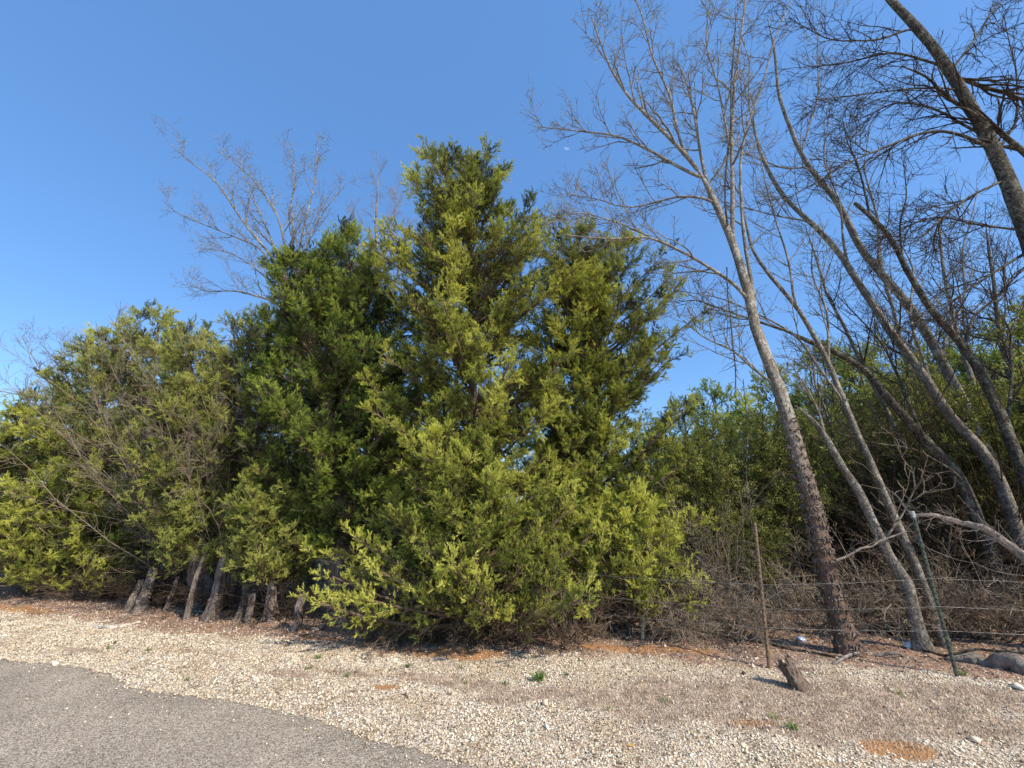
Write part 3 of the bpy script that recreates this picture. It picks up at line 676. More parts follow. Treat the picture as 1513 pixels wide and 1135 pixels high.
bare_tree("leaning_tree", "thin straight bare tree rising just behind the crooked one, next to the green post",
  (trace([(1400, 968), (1391, 940), (1365, 865), (1329, 780), (1309, 736), (1265, 643), (1244, 586), (1220, 521), (1175, 453), (1135, 400), (1109, 370), (1097, 300)], YC, YC+.6), .06, .018),
  [(trace([(1244, 586), (1180, 497), (1130, 470), (1060, 440), (1000, 430)], YC+.3, YC+.6), .022, .006),
   (trace([(1220, 521), (1225, 460), (1200, 400), (1205, 330)], YC+.3, YC+.9), .022, .006),
   (trace([(1175, 453), (1165, 380), (1140, 300), (1120, 220)], YC+.3, YC+.5), .02, .006)],
  M_BARK, M_TWIGG, n1=10, L1=.8, n2=7, L2=.4, n3=4, L3=.2, bud=.12)
YD = 6.6
bare_tree("leaning_tree", "dark low-sweeping bare tree arching far to the left behind the others",
  (trace([(1520, 935), (1507, 900), (1463, 815), (1443, 765), (1418, 704), (1366, 651), (1313, 590), (1281, 550), (1248, 526), (1183, 497), (1143, 485)], YD-.2, YD+.4), .095, .035),
  [(trace([(1143, 485), (1080, 462), (1030, 440), (1000, 445)], YD+.4, YD+.6), .025, .007),
   (trace([(1366, 651), (1330, 560), (1300, 500), (1240, 440)], YD, YD+.8), .03, .008),
   (trace([(1418, 704), (1350, 665), (1300, 655), (1240, 640)], YD-.2, YD-.5), .02, .007)],
  M_BARKD, M_TWIG, n1=11, L1=1.0, n2=7, L2=.5, n3=4, L3=.22)
YE = 6.9
bare_tree("leaning_tree", "long bare tree whose lichened trunk crosses the picture up to the tall tree's fork",
  (trace([(1560, 930), (1508, 797), (1483, 716), (1447, 659), (1398, 615), (1366, 554), (1342, 526), (1309, 481), (1277, 424), (1245, 373), (1197, 329), (1153, 291), (1119, 218), (1112, 160)], YE-.3, YE+.6), .09, .026),
  [(trace([(1119, 218), (1105, 160), (1110, 90), (1085, 20)], YE+.6, YE+.8), .022, .007),
   (trace([(1245, 373), (1240, 300), (1215, 240), (1225, 170)], YE+.3, YE+1), .025, .007),
   (trace([(1197, 329), (1150, 320), (1090, 300), (1040, 310)], YE+.4, YE), .02, .006),
   (trace([(1366, 554), (1345, 470), (1350, 400), (1320, 340)], YE, YE+.6), .028, .007)],
  M_BARK, M_TWIGG, n1=11, L1=1.1, n2=8, L2=.5, n3=4, L3=.24, bud=.08)
YG = 7.4
bare_tree("leaning_tree", "forked bare tree with two pale upper stems reaching above its neighbours",
  (trace([(1530, 860), (1490, 740), (1467, 683), (1443, 627), (1414, 578), (1386, 521), (1341, 449), (1297, 400), (1264, 358), (1245, 310), (1192, 247), (1177, 208), (1153, 145), (1143, 77), (1135, 20)], YG-.3, YG+.6), .095, .022),
  [(trace([(1297, 400), (1300, 330), (1275, 250), (1290, 180)], YG+.1, YG+.9), .03, .008),
   (trace([(1192, 247), (1160, 250), (1120, 235), (1070, 220)], YG+.3, YG-.2), .02, .006),
   (trace([(1177, 208), (1210, 140), (1205, 60), (1225, -10)], YG+.4, YG+.6), .022, .006),
   (trace([(1386, 521), (1430, 440), (1420, 360), (1450, 280)], YG, YG+.5), .03, .008)],
  M_BARK, M_TWIGG, n1=11, L1=1.2, n2=8, L2=.55, n3=4, L3=.25, bud=.10)
YF = 6.2
bare_tree("leaning_tree", "bare tree near the right edge with a snapped stub and twin dark prongs",
  (trace([(1600, 900), (1555, 790), (1512, 700), (1483, 627), (1467, 590), (1443, 542), (1414, 501), (1378, 461), (1350, 410), (1327, 368), (1290, 325), (1264, 300)], YF-.2, YF+.3), .085, .032),
  [(trace([(1327, 368), (1330, 330), (1340, 290), (1336, 240)], YF+.2, YF+.3), .02, .006),
   (trace([(1414, 501), (1440, 470), (1490, 420), (1530, 380)], YF, YF+.3), .025, .012),
   (trace([(1274, 308), (1276, 270), (1265, 225), (1240, 180)], YF+.3, YF+.1), .02, .006),
   (trace([(1483, 627), (1500, 560), (1490, 500), (1520, 430)], YF, YF+.5), .025, .01)],
  M_BARKD, M_TWIG, n1=10, L1=.9, n2=7, L2=.45, n3=4, L3=.22)
YH = 5.6
bare_tree("leaning_tree", "thick rough-barked bare tree arching overhead in the upper right corner",
  (np.vstack([[YH*1.62, YH, 0], [YH*1.55, YH, 2.0], trace([(1560, 460), (1513, 339), (1478, 242), (1453, 194), (1405, 116), (1361, 53), (1313, 0), (1270, -60)], YH, YH)]), .16, .05),
  [(trace([(1545, 250), (1513, 228), (1458, 184), (1400, 145), (1371, 111), (1330, 100)], YH+.1, YH-.3), .05, .012),
   (trace([(1458, 203), (1410, 192), (1361, 194), (1264, 233), (1201, 271), (1168, 291)], YH, YH-.6), .028, .006),
   (trace([(1410, 111), (1450, 130), (1513, 148), (1600, 160)], YH, YH+.2), .04, .02),
   (trace([(1440, 180), (1380, 160), (1320, 150), (1240, 190)], YH, YH+.6), .024, .006),
   (trace([(1380, 80), (1320, 75), (1260, 90), (1180, 100)], YH, YH+.3), .024, .006),
   (trace([(1350, 40), (1290, 60), (1230, 60), (1160, 30)], YH, YH-.2), .022, .006),
   (trace([(1478, 242), (1430, 290), (1360, 350), (1290, 390)], YH, YH-.1), .022, .006),
   (trace([(1513, 339), (1470, 400), (1420, 440), (1330, 470)], YH, YH+.5), .024, .006),
   (trace([(1500, 310), (1440, 330), (1380, 320), (1310, 350)], YH, YH+.4), .02, .006),
   (trace([(1420, 130), (1340, 130), (1270, 140), (1200, 150)], YH, YH-.5), .02, .006),
   (trace([(1470, 230), (1500, 180), (1500, 100), (1480, 20)], YH, YH+.5), .024, .006),
   (trace([(1400, 110), (1440, 60), (1470, 10), (1500, -50)], YH, YH+.3), .024, .008)],
  M_BARKD, M_TWIG, n1=14, L1=.9, n2=8, L2=.5, n3=4, L3=.25, up=-.02, up1=-.05, tw_ang=.5, bumpy=.05, base=[YH*1.62, YH, 0])
for (pts, Yd, r0, r1, lab) in [
   ([(1455, 930), (1400, 800), (1350, 690), (1290, 570), (1225, 440), (1190, 330)], 8.2, .06, .018, "thin straight pole-like bare tree seen between the crooked tree and the lichened one"),
   ([(1500, 930), (1440, 790), (1395, 680), (1350, 560), (1310, 430), (1290, 300)], 9.0, .07, .02, "slim grey bare sapling far behind the green post, leaning left"),
   ([(1560, 900), (1500, 760), (1460, 640), (1420, 520), (1395, 400), (1385, 300)], 8.4, .07, .02, "slim bare sapling just left of the right picture edge"),
   ([(1330, 900), (1290, 800), (1250, 700), (1215, 600), (1190, 500)], 9.4, .05, .018, "short slim bare sapling in the thicket right of the shaggy-based trunk"),
   ([(1620, 880), (1540, 700), (1500, 580), (1470, 450), (1455, 330)], 7.6, .075, .02, "dark bare sapling crossing the thick arching trunk at the right edge")]:
    tr = trace(pts, Yd, Yd+.4); tr = np.vstack([[tr[0][0]+.1, Yd, 0], tr[1:] if tr[0][2] < .1 else tr])
    bare_tree("leaning_tree", lab, (tr, r0, r1), [], M_BARKD if "dark" in lab else M_BARK, M_TWIG, n1=10, L1=1.0, n2=7, L2=.5, n3=4, L3=.24, trunk_twigs=.4)
# more distant bare trees closing the right edge
for q, (px, Yd, lab) in enumerate([(1380, 13, "distant bare tree with fine reddish twigs behind the right thicket"), (1480, 11, "distant bare tree with tangled crown at the far right edge"), (1290, 15, "small distant bare tree rising over the clearing")]):
    top = [400, 330, 500][q]
    tr = trace([(px+20, 800), (px+10, 700), (px, 600), (px-10, 500)], Yd); tr[0][2] = 0
    bare_tree("bare_tree", lab, (tr, .1, .03), [(trace([(px+5, 640), (px+50, 560), (px+60, top+60)], Yd, Yd+.5), .04, .01), (trace([(px, 600), (px-50, 520), (px-70, top+60)], Yd, Yd-.5), .04, .01), (trace([(px, 550), (px+5, 470), (px+10, top+20)], Yd), .03, .01), (trace([(px+2, 620), (px-30, 560), (px-60, 540)], Yd, Yd+.5), .03, .01)],
              M_TWIGG, M_TWIG, n1=12, L1=1.5, n2=8, L2=.8, n3=5, L3=.4, min3=.005)

# =================================================================== BARE TREES on the left, behind the cedars
YL = 13.
bare_tree("bare_tree", "pale spreading bare tree with fresh leaf buds rising behind the dark cedar",
  (np.vstack([[P(450, 800, YL)[0], YL, 0], trace([(445, 700), (440, 560), (430, 470), (422, 411)], YL)]), .17, .09),
  [(trace([(422, 411), (392, 366), (368, 342), (323, 270), (278, 240), (245, 204)], YL, YL-1), .05, .01),
   (trace([(410, 425), (368, 390), (332, 369), (290, 366)], YL, YL-.8), .03, .008),
   (trace([(425, 455), (407, 447), (350, 429), (299, 429), (275, 414)], YL, YL+.6), .04, .008),
   (trace([(422, 411), (422, 360), (410, 315), (374, 264), (320, 219)], YL, YL-.4), .045, .01),
   (trace([(430, 420), (434, 339), (428, 300), (440, 264), (425, 216)], YL, YL+.5), .045, .01),
   (trace([(432, 430), (446, 348), (464, 285), (470, 201)], YL, YL+.3), .045, .008),
   (trace([(436, 440), (455, 354), (476, 312), (512, 270)], YL, YL-.6), .04, .008),
   (trace([(400, 395), (386, 366), (332, 345), (260, 315), (239, 297)], YL, YL+.4), .035, .008),
   (trace([(422, 400), (390, 330), (370, 290), (350, 225)], YL, YL+.8), .04, .008)],
  M_TWIGG, M_TWIGG, n1=12, L1=1.3, n2=8, L2=.6, n3=4, L3=.3, bud=.12, min3=.004, tw_ang=.6, up=.06)
YM = 14.
bare_tree("bare_tree", "thin bare tree with a single upright dark stem between the two cedar tops",
  (np.vstack([[P(565, 800, YM)[0], YM, 0], trace([(565, 700), (562, 500), (560, 420), (555, 330), (560, 245)], YM)]), .12, .02),
  [(trace([(562, 470), (590, 400), (605, 330)], YM, YM+.5), .03, .008), (trace([(561, 440), (530, 380), (522, 310)], YM, YM-.5), .03, .008), (trace([(560, 400), (580, 340), (588, 280)], YM), .025, .008)],
  M_TWIGG, M_TWIGP, n1=14, L1=1.0, n2=8, L2=.5, n3=4, L3=.25, trunk_twigs=.5, min3=.004, tw_ang=.5)
YN = 17.
bare_tree("bare_tree", "far bare tree with fine grey twigs at the left picture edge",
  (np.vstack([[P(130, 800, YN)[0], YN, 0], trace([(135, 740), (126, 680)], YN)]), .16, .1),
  [(trace([(126, 680), (100, 610), (73, 592), (0, 578), (-40, 570)], YN), .05, .01), (trace([(126, 680), (96, 582), (56, 539), (33, 496)], YN), .05, .01),
   (trace([(120, 640), (100, 570), (80, 530), (62, 506)], YN), .05, .01), (trace([(120, 690), (60, 650), (0, 640), (-30, 620)], YN), .05, .01), (trace([(126, 680), (110, 560), (104, 510)], YN), .04, .01)],
  M_TWIGG, M_TWIGG, n1=11, L1=1.5, n2=8, L2=.7, n3=4, L3=.35, min3=.005)
YO = 9.
bare_tree("dead_bough_tree", "half-dead tree with one long whitish bough pointing left over the olive cedars",
  (np.vstack([[P(470, 800, YO)[0], YO, 0], trace([(468, 700), (462, 600), (455, 535)], YO)]), .09, .05),
  [(trace([(458, 545), (440, 525), (415, 514), (385, 512), (355, 506), (315, 505)], YO, YO-.6), .032, .012),
   (trace([(456, 540), (450, 490), (430, 450)], YO, YO+.3), .03, .01)], M_TWIGP, M_TWIGP, n1=9, L1=.5, n2=5, L2=.25, n3=3, L3=.12, cat="dead tree")

# =================================================================== bare twiggy shrubs and brambles
def twig_bush(name, label, base, H, spread, n, mat, lean=(0, 0), n2=9, n3=5, arch=.04, cat="bare shrub", group=None, r=.010, L2=.4):
    base = np.asarray(base, float); base[2] = float(gh(base[0], base[1]))
    a = RNG.uniform(0, 6.28, n); K = 9
    d = norm(np.stack([np.cos(a)*spread + lean[0], np.sin(a)*spread + lean[1], np.ones(n)], -1) + RNG.normal(0, .15, (n, 3)))
    p = np.zeros((n, K, 3)); p[:, 0] = RNG.normal(0, .1, (n, 3))*np.array([1.5, 1, 0]); ln = H*RNG.uniform(.5, 1.1, n)/(K-1)
    for k in range(1, K):
        d = norm(d + RNG.normal(0, .11, (n, 3)) + np.array([lean[0]*.05, lean[1]*.05, -arch*k/2])); p[:, k] = p[:, k-1] + d*ln[:, None]
    p[:, :, 2] = np.maximum(p[:, :, 2], .01)
    R_ = r*RNG.uniform(.6, 1.4, (n, 1))*np.linspace(1, .4, K)[None]
    s, sr = grow(p, R_, n2, .15, L2, .6, 5, up=.02, wob=.17, r0=.6); u, ur = grow(s, sr, n3, .1, L2*.45, .65, 4, up=0, wob=.2, r0=.7)
    for q in (s, u): q[:, :, 2] = np.maximum(q[:, :, 2], .012)
    t = thing(name, base, label, cat, group)
    part("stems", mesh_from("stems", [tubes(p, R_, 5)], mat), t); part("twigs", mesh_from("twigs", [tubes(s, sr, 3), tubes(u, ur, 3)], mat), t)
    return t
def at_ground(px, Yd): b = P(px, 850, Yd); return [b[0], Yd, 0]
twig_bush("bare_shrub", "large pale brown bare shrub fanning up to the left among the left cedars", at_ground(300, 8.4), 4.9, .30, 50, M_TWIGP, (-.24, -.12), 16, 8, .0, r=.006, L2=.75)
twig_bush("bare_shrub", "tall brown bare shrub whose twigs top the left cedars below the whitish bough", at_ground(310, 9.0), 5.2, .28, 34, M_TWIGP, (-.1, -.15), 14, 6, .0, r=.009, L2=.8)
twig_bush("bare_shrub", "grey brown twiggy shrub fanning low over the leftmost trunks", at_ground(245, 8.0), 1.6, .6, 26, M_TWIG, (-.6, -.3), 10, 5, .02, r=.006, L2=.4)
twig_bush("bare_shrub", "sprawling twiggy shrub in front of the leftmost cedars", at_ground(100, 9.6), .7, .8, 16, M_TWIG, (-.2, -.3), 7, 5, .03, r=.009, L2=.4)
twig_bush("bare_shrub", "fine brown twig mass in the gap beside the olive cedar", at_ground(350, 8.0), 4.4, .25, 28, M_TWIGP, (.05, -.12), 12, 6, .0, r=.008, L2=.6)
for (px, Yd, H, n, lab) in [(1340, 7.6, 3.8, 20, "tall fan of fine bare twigs behind the green post"), (1430, 8.0, 4.6, 24, "tall brown bare shrub between the right-hand leaning trunks"),
      (1500, 7.2, 4.0, 22, "bare twiggy shrub at the right edge under the arching thick tree"), (1250, 9.0, 3.4, 20, "bare twiggy shrub behind the shaggy-based trunk"), (1060, 7.4, 2.4, 24, "loose bare shrub with whitish stems left of the rusty post"),
      (1560, 8.5, 5.0, 20, "bare shrub partly cut off by the right picture edge"), (1180, 8.6, 2.6, 18, "bare twiggy shrub at the small sunlit clearing")]:
    twig_bush("bare_shrub", lab, at_ground(px, Yd), H, .3, n, M_TWIGP if H < 3 else M_TWIG, (-.3, -.05), 12, 6, .0, r=.010, L2=.7)
BR = "brown bramble tangles under the trees"
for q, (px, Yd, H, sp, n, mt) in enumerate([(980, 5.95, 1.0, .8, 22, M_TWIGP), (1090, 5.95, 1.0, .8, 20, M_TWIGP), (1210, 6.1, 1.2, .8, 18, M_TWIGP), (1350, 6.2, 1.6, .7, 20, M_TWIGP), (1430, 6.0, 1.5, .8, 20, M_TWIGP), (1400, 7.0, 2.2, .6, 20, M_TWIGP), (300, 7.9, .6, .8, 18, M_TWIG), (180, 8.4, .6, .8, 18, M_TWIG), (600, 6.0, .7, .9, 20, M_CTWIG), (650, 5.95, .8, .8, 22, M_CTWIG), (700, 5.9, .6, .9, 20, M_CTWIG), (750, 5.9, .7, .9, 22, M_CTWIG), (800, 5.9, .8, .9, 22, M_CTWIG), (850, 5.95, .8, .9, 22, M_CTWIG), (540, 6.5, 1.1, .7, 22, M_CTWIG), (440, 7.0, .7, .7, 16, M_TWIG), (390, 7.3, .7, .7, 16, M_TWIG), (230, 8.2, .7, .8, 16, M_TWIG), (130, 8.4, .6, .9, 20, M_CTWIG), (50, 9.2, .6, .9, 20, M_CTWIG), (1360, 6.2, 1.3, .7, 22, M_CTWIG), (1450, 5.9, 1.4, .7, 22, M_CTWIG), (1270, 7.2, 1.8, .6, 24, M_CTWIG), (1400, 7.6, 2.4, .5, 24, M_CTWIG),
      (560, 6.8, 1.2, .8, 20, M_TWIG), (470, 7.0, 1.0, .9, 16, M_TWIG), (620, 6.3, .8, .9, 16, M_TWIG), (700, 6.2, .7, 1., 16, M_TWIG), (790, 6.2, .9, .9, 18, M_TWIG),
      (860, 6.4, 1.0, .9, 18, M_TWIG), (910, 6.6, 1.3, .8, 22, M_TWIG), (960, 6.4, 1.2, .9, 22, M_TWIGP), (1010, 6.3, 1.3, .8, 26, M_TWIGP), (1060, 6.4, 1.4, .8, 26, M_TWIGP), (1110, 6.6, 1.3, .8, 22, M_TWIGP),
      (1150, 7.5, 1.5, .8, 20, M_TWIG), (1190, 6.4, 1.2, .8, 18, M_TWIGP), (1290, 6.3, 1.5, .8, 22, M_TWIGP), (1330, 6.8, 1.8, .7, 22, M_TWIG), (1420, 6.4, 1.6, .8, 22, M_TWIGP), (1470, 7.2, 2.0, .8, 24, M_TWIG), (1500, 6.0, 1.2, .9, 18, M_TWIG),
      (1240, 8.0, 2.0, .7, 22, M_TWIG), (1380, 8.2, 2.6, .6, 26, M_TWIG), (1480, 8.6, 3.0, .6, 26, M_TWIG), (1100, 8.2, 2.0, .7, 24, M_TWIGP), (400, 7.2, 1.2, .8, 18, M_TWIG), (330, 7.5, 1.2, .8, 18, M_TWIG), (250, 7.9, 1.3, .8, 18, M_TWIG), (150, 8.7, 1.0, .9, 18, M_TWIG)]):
    twig_bush("bramble_bush", "tangled pale brown bramble stems near the wire fence" if mt is M_TWIGP else ("brown tangle of bare stems coloured dark for the shade under the trees" if mt is M_TWIG else "warm brown tangle of dead cedar twigs along the litter edge"), at_ground(px, Yd), H, sp, n, mt,
              (RNG.normal(0, .25), -.15), 7, 4, .05, "bramble", BR+(" in sun" if mt is M_TWIGP else " in shade" if mt is M_TWIG else ", warm brown"), r=.007, L2=.35)  # sun and shade painted in: pale twig for lit tangles, dark for shaded

# =================================================================== FENCE
m, nt, out = new_mat("rusty_steel"); c = ramp(nt, noise(nt, 30, 5, .7, pos(nt)), [(.3, (.10, .055, .03)), (.55, (.21, .14, .08)), (.75, (.36, .27, .17))]); bsdf(nt, out, c, .75, .4); M_RUST = m
m, nt, out = new_mat("green_painted_steel"); c = ramp(nt, noise(nt, 24, 5, .7, pos(nt)), [(.35, (.03, .038, .026)), (.6, (.07, .082, .055)), (.75, (.24, .2, .12))]); bsdf(nt, out, c, .5, .5); M_GREEN = m
m, nt, out = new_mat("white_paint_tip"); bsdf(nt, out, (.36, .36, .32), .6, .4); M_TIP = m
m, nt, out = new_mat("galvanised_wire"); c = ramp(nt, noise(nt, 9, 4, .7, pos(nt)), [(.35, (.08, .055, .04)), (.6, (.28, .25, .22))]); b = bsdf(nt, out, c, .45, .5); b.inputs["Metallic"].default_value = .4; M_WIRE = m
fence = thing("barbed_wire_fence", (0, 0, 0), "barbed wire fence on a rusty post and a green steel post before the bare trees", "fence")
def prism(prof, p0, p1, ux):
    """extrude profile (list of x,y) from p0 to p1"""
    p0, p1 = np.array(p0, float), np.array(p1, float); d = norm(p1-p0); ux = norm(np.array(ux, float) - d*np.dot(ux, d)); uy = np.cross(d, ux)
    pr = np.array(prof); a = p0 + pr[:, :1]*ux + pr[:, 1:]*uy; b = p1 + pr[:, :1]*ux + pr[:, 1:]*uy; n = len(pr)
    i = np.arange(n); j = (i+1) % n
    side = (np.vstack([a, b]), np.stack([i, j, j+n, i+n], -1))
    cap = (b, np.arange(n)[None]); return [side, cap]
def box(c, s):
    v = np.array([[a, b, d] for a in (-.5, .5) for b in (-.5, .5) for d in (-.5, .5)])*np.array(s) + np.array(c)
    f = np.array([[0, 1, 3, 2], [4, 6, 7, 5], [0, 4, 5, 1], [2, 3, 7, 6], [0, 2, 6, 4], [1, 5, 7, 3]]); return v, f
def t_post(base, top, mat, tip=None, label=None):
    tp = [(-.018, 0), (.018, 0), (.018, .005), (.003, .005), (.003, .03), (-.003, .03), (-.003, .005), (-.018, .005)]
    base, top = np.array(base, float), np.array(top, float); ax = (1, -.25, 0)
    d = norm(top-base); b0 = base - d*.1
    e = top - d*.07 if tip else top
    ps_ = prism(tp, b0, e, ax)
    for h in np.arange(.12, np.linalg.norm(e-base)-.02, .055): ps_.append(box(base + d*h + np.array([-.0, -.006, 0]), (.009, .012, .014)))
    o = part("steel_post", mesh_from("steel_post", ps_, mat), fence, label)
    if tip: part("post_tip", mesh_from("post_tip", prism([(x*1.04, y*1.04) for x, y in tp], e, top, ax), M_TIP), o)
    return o
p1b = G(1137, 990); p1t = P(1115, 772, p1b[1]); p2b = G(1416, 1005); p2t = P(1348, 755, p2b[1])
t_post(p1b, p1t, M_RUST, None, "rusty brown steel post"); t_post(p2b, p2t, M_GREEN, True, "green steel post with pale tip")
p3b = G(836, 964); p3t = p3b + np.array([-.03, 0, .46]); t_post(p3b, p3t, M_RUST)
p4b = np.array([-1.6, 6.6, 0]); t_post(p4b, p4b + np.array([0, 0, 1.3]), M_RUST)
def wood_post(b, h, r):
    q = wiggle(resample([b - np.array([0, 0, .05]), b + np.array([.02, 0, h])], 10), .008); part("wooden_post", mesh_from("wooden_post", [tubes(q[None], np.full((1, 10), r), 9, .06)], M_DEAD, smooth=True), fence)
wood_post(G(950, 948), .32, .035); wood_post(G(365, 922), .42, .05)
p5b = np.array([9.2, 3.9, 0])
rows = [[.86, .82, .92, .90, .9], [.62, .58, .655, .64, .64], [.43, .40, .435, .42, .42]]
def wire(pts, sag=.015, r=.0022, name="barbed_wire"):
    qs = []
    for a, b in zip(pts[:-1], pts[1:]):
        a, b = np.array(a), np.array(b); n = int(np.linalg.norm(b-a)/.05) + 2; t = np.linspace(0, 1, n)[:, None]
        s = a*(1-t) + b*t; s[:, 2] -= sag*4*(t*(1-t))[:, 0]; s += RNG.normal(0, .0015, s.shape); qs.append(s[:-1] if b is not pts[-1] else s)
    q = np.vstack(qs); bv = [tubes(q[None], np.full((1, len(q)), r), 5)]
    L = np.r_[0, np.cumsum(np.linalg.norm(np.diff(q, axis=0), axis=1))]
    for s in np.arange(.1, L[-1], .12):
        c = np.array([np.interp(s, L, q[:, j]) for j in range(3)])
        for k in range(2):
            d = norm(RNG.normal(size=3)*np.array([.3, 1, 1]))*.016; bv.append(tubes(np.array([[c-d, c, c+d]]), np.array([[.0012, .002, .0012]]), 3))
    part(name, mesh_from(name, bv, M_WIRE), fence)
for k in range(3):
    off = np.array([0, -.012, 0])
    wire([p4b + off + [0, 0, rows[k][0]], p3b + off + [0, .1, rows[k][0]], p1b + (p1t-p1b)*rows[k][1]/p1t[2] + off, p2b + (p2t-p2b)*rows[k][2]/p2t[2] + off, p5b + [0, 0, rows[k][4]]])
wire([p2b + (p2t-p2b)*.78 + [0, -.012, 0], P(1440, 832, 4.6), P(1513, 850, 4.5), p5b + [0, 0, .95]], .03)

# =================================================================== hanging vines, fallen wood
def vine(label, pts, Yd, r, mat=M_BARKD, n=9):
    q = wiggle(resample(trace(pts, Yd), 24), .02); R_ = np.full((1, 24), r); base = q[-1]
    s, sr = grow(q[None], R_, n, .05, .22, .9, 5, up=-.15, wob=.25, r0=.6, taper=0, minr=.003)
    o = thing("hanging_vine", base, label, "vine"); part("vine_stem", mesh_from("vine_stem", sub([tubes(q[None], R_, 6, .15)], base), mat), o)
    part("tendrils", mesh_from("tendrils", sub([tubes(s, sr, 3)], base), mat), o)
vine("dark ragged vine hanging straight down left of the tall leaning trunk", [(1074, 395), (1076, 440), (1080, 490), (1086, 545), (1088, 590)], 5.35, .009, n=26)
vine("thin loose vine dangling between the tall trunk and the yellow shrubs", [(1098, 560), (1104, 640), (1100, 720), (1112, 800), (1140, 850)], 6.2, .006)
vine("dark vine climbing beside the straight upper limb of the tall tree", [(1088, 20), (1080, 120), (1078, 200), (1074, 300), (1078, 335)], 5.2, .012, n=60)
# shaggy root hairs on the base of the tall tree
tree_a = [o for o in bpy.data.objects if o.name == "leaning_tree"][0]
ba = np.array(tree_a.location)
q = resample(TA, 60); q = q[q[:, 2] < 3.0]; n = 1700; k = (len(q)*RNG.power(1.0, n)*RNG.random(n)**.45).astype(int).clip(0, len(q)-1); a = RNG.uniform(0, 6.28, n)
rr = .105 + .05*np.exp(-q[k][:, 2]/.12)
p0 = q[k] + np.stack([np.cos(a)*rr, np.sin(a)*rr, RNG.uniform(-.03, .03, n)], -1); dv = norm(np.stack([np.cos(a), np.sin(a), RNG.normal(0, .8, n)], -1) + RNG.normal(0, .7, (n, 3)))
hv = np.stack([p0 - dv*.02, p0 + dv*.006 + RNG.normal(0, .006, (n, 3)), p0 + dv*.012 + RNG.normal(0, .014, (n, 3))*[1, 1, 2]], 1)
m_h = bark_mat("vine_hair", (.08, .055, .042), (.19, .14, .11), (.36, .28, .22), (.38, .33, .26), .3, 1, 14, .4)
part("climbing_vine", mesh_from("climbing_vine", sub([tubes(hv, np.tile(np.array([[.014, .012, .006]]), (n, 1)), 4)], ba), m_h), tree_a, "reddish shaggy vine roots wrapping the lower trunk")

def log(name, label, pts, r0, r1, cat, mat=M_DEAD, K=36, twigs=0, bump=.13, lob=.22):
    q = wiggle(resample(pts, K), .028 if r0 > .03 else .012); base = q[0].copy(); ph = RNG.uniform(0, 6)
    t = thing(name, base, label, cat)
    rad = np.linspace(r0, r1, K)
    me_ = [tubes(q[None], rad[None], 14, bump, lambda th, K: 1 + lob*np.sin(3*th[None]+ph) + .06*np.sin(8*th[None]+ph))]
    part("wood", mesh_from("wood", sub(me_, base), mat, smooth=True), t)
    if twigs:
        s, sr = grow(q[None], rad[None]*.6, twigs, .1, .5, .7, 6, up=.02, wob=.22, r0=.25, taper=.2); u, ur = grow(s, sr, 4, .2, .25, .7, 4, up=.02, wob=.25, r0=.6)
        part("twigs", mesh_from("twigs", sub([tubes(s, sr, 4), tubes(u, ur, 3)], base), mat), t)
    return t
log("fallen_tree", "splintered grey fallen trunk leaning in from the right edge behind the green post", trace([(1620, 905), (1560, 860), (1513, 828), (1480, 800), (1450, 782), (1410, 768), (1380, 766), (1350, 764)], 5.3, 5.6), .07, .018, "fallen tree", twigs=24)
log("fallen_branch", "thin dead branch arching from the top of the green post to the upper left", trace([(1352, 770), (1335, 745), (1313, 722)], 4.9, 5.1), .012, .005, "branch")
log("fallen_branch", "dead forked branch lying across the crooked trunk behind the fence", trace([(1235, 828), (1270, 812), (1305, 800), (1340, 785)], 5.3, 5.5), .013, .008, "branch", twigs=6)
g1, g2, g3 = G(1415, 985), G(1465, 992), G(1560, 1010)
log("hollow_log", "pale weathered log lying at the right edge in front of the green post", [g1+[0, .12, .03], g2+[0, .1, .07], g3+[0, .1, .09]], .05, .10, "log", bump=.03, lob=.08)
log("fallen_branch", "dark bent branch lying from the crooked trunk base over the pale log", [G(1365, 968)+[0, 0, .05], G(1400, 985)+[0, 0, .1], G(1450, 990)+[0, 0, .2], G(1540, 1000)+[0, 0, .22]], .012, .012, "branch", M_BARKD)
log("fallen_branch", "long dark log in the shade behind the pale log", [G(1320, 950)+[0, .4, .04], G(1400, 955)+[0, .4, .06], G(1530, 965)+[0, .4, .06]], .05, .04, "log", M_BARKD)
log("fallen_branch", "long brown branch lying across the litter left of the rusty post", [G(1000, 930)+[0, 0, .04], G(1090, 950)+[0, 0, .04], G(1180, 965)+[0, 0, .04], G(1235, 975)+[0, 0, .03]], .014, .012, "branch", M_BARKD, twigs=5)  # dark branch shape laid along the tall trunk's cast shadow
log("fallen_branch", "slanting broken branch propped under the young cedar", [G(940, 960)+[0, .3, .02], G(900, 940)+[0, .3, .12], G(868, 935)+[0, .2, .35]], .03, .015, "branch", M_DEAD)
log("stick", "curved bark-free white stick on the litter at the left", [G(140, 926)+[0, 0, .02], G(152, 931)+[0, 0, .02], G(170, 931)+[0, 0, .03], G(190, 926)+[0, 0, .03], G(207, 922)+[0, 0, .02]], .022, .012, "stick",
    bark_mat("bleached_wood", (.5, .42, .33), (.68, .6, .5), (.78, .72, .62), (.7, .62, .5), .3, .5, 10, .2))
log("stick", "thin dark stick lying on the gravel below the dark cedar", [G(425, 1003)+[0, 0, .01], G(442, 994)+[0, 0, .015]], .014, .01, "stick", M_DEAD)
log("stick", "short brown stick on the gravel at the left", [G(382, 963)+[0, 0, .01], G(398, 958)+[0, 0, .012]], .012, .009, "stick", M_DEAD)
log("stick", "long thin twig lying on gravel right of the weeds", [G(820, 978)+[0, 0, .01], G(850, 992)+[0, 0, .012], G(885, 1008)+[0, 0, .01]], .006, .004, "stick", M_BARKD)
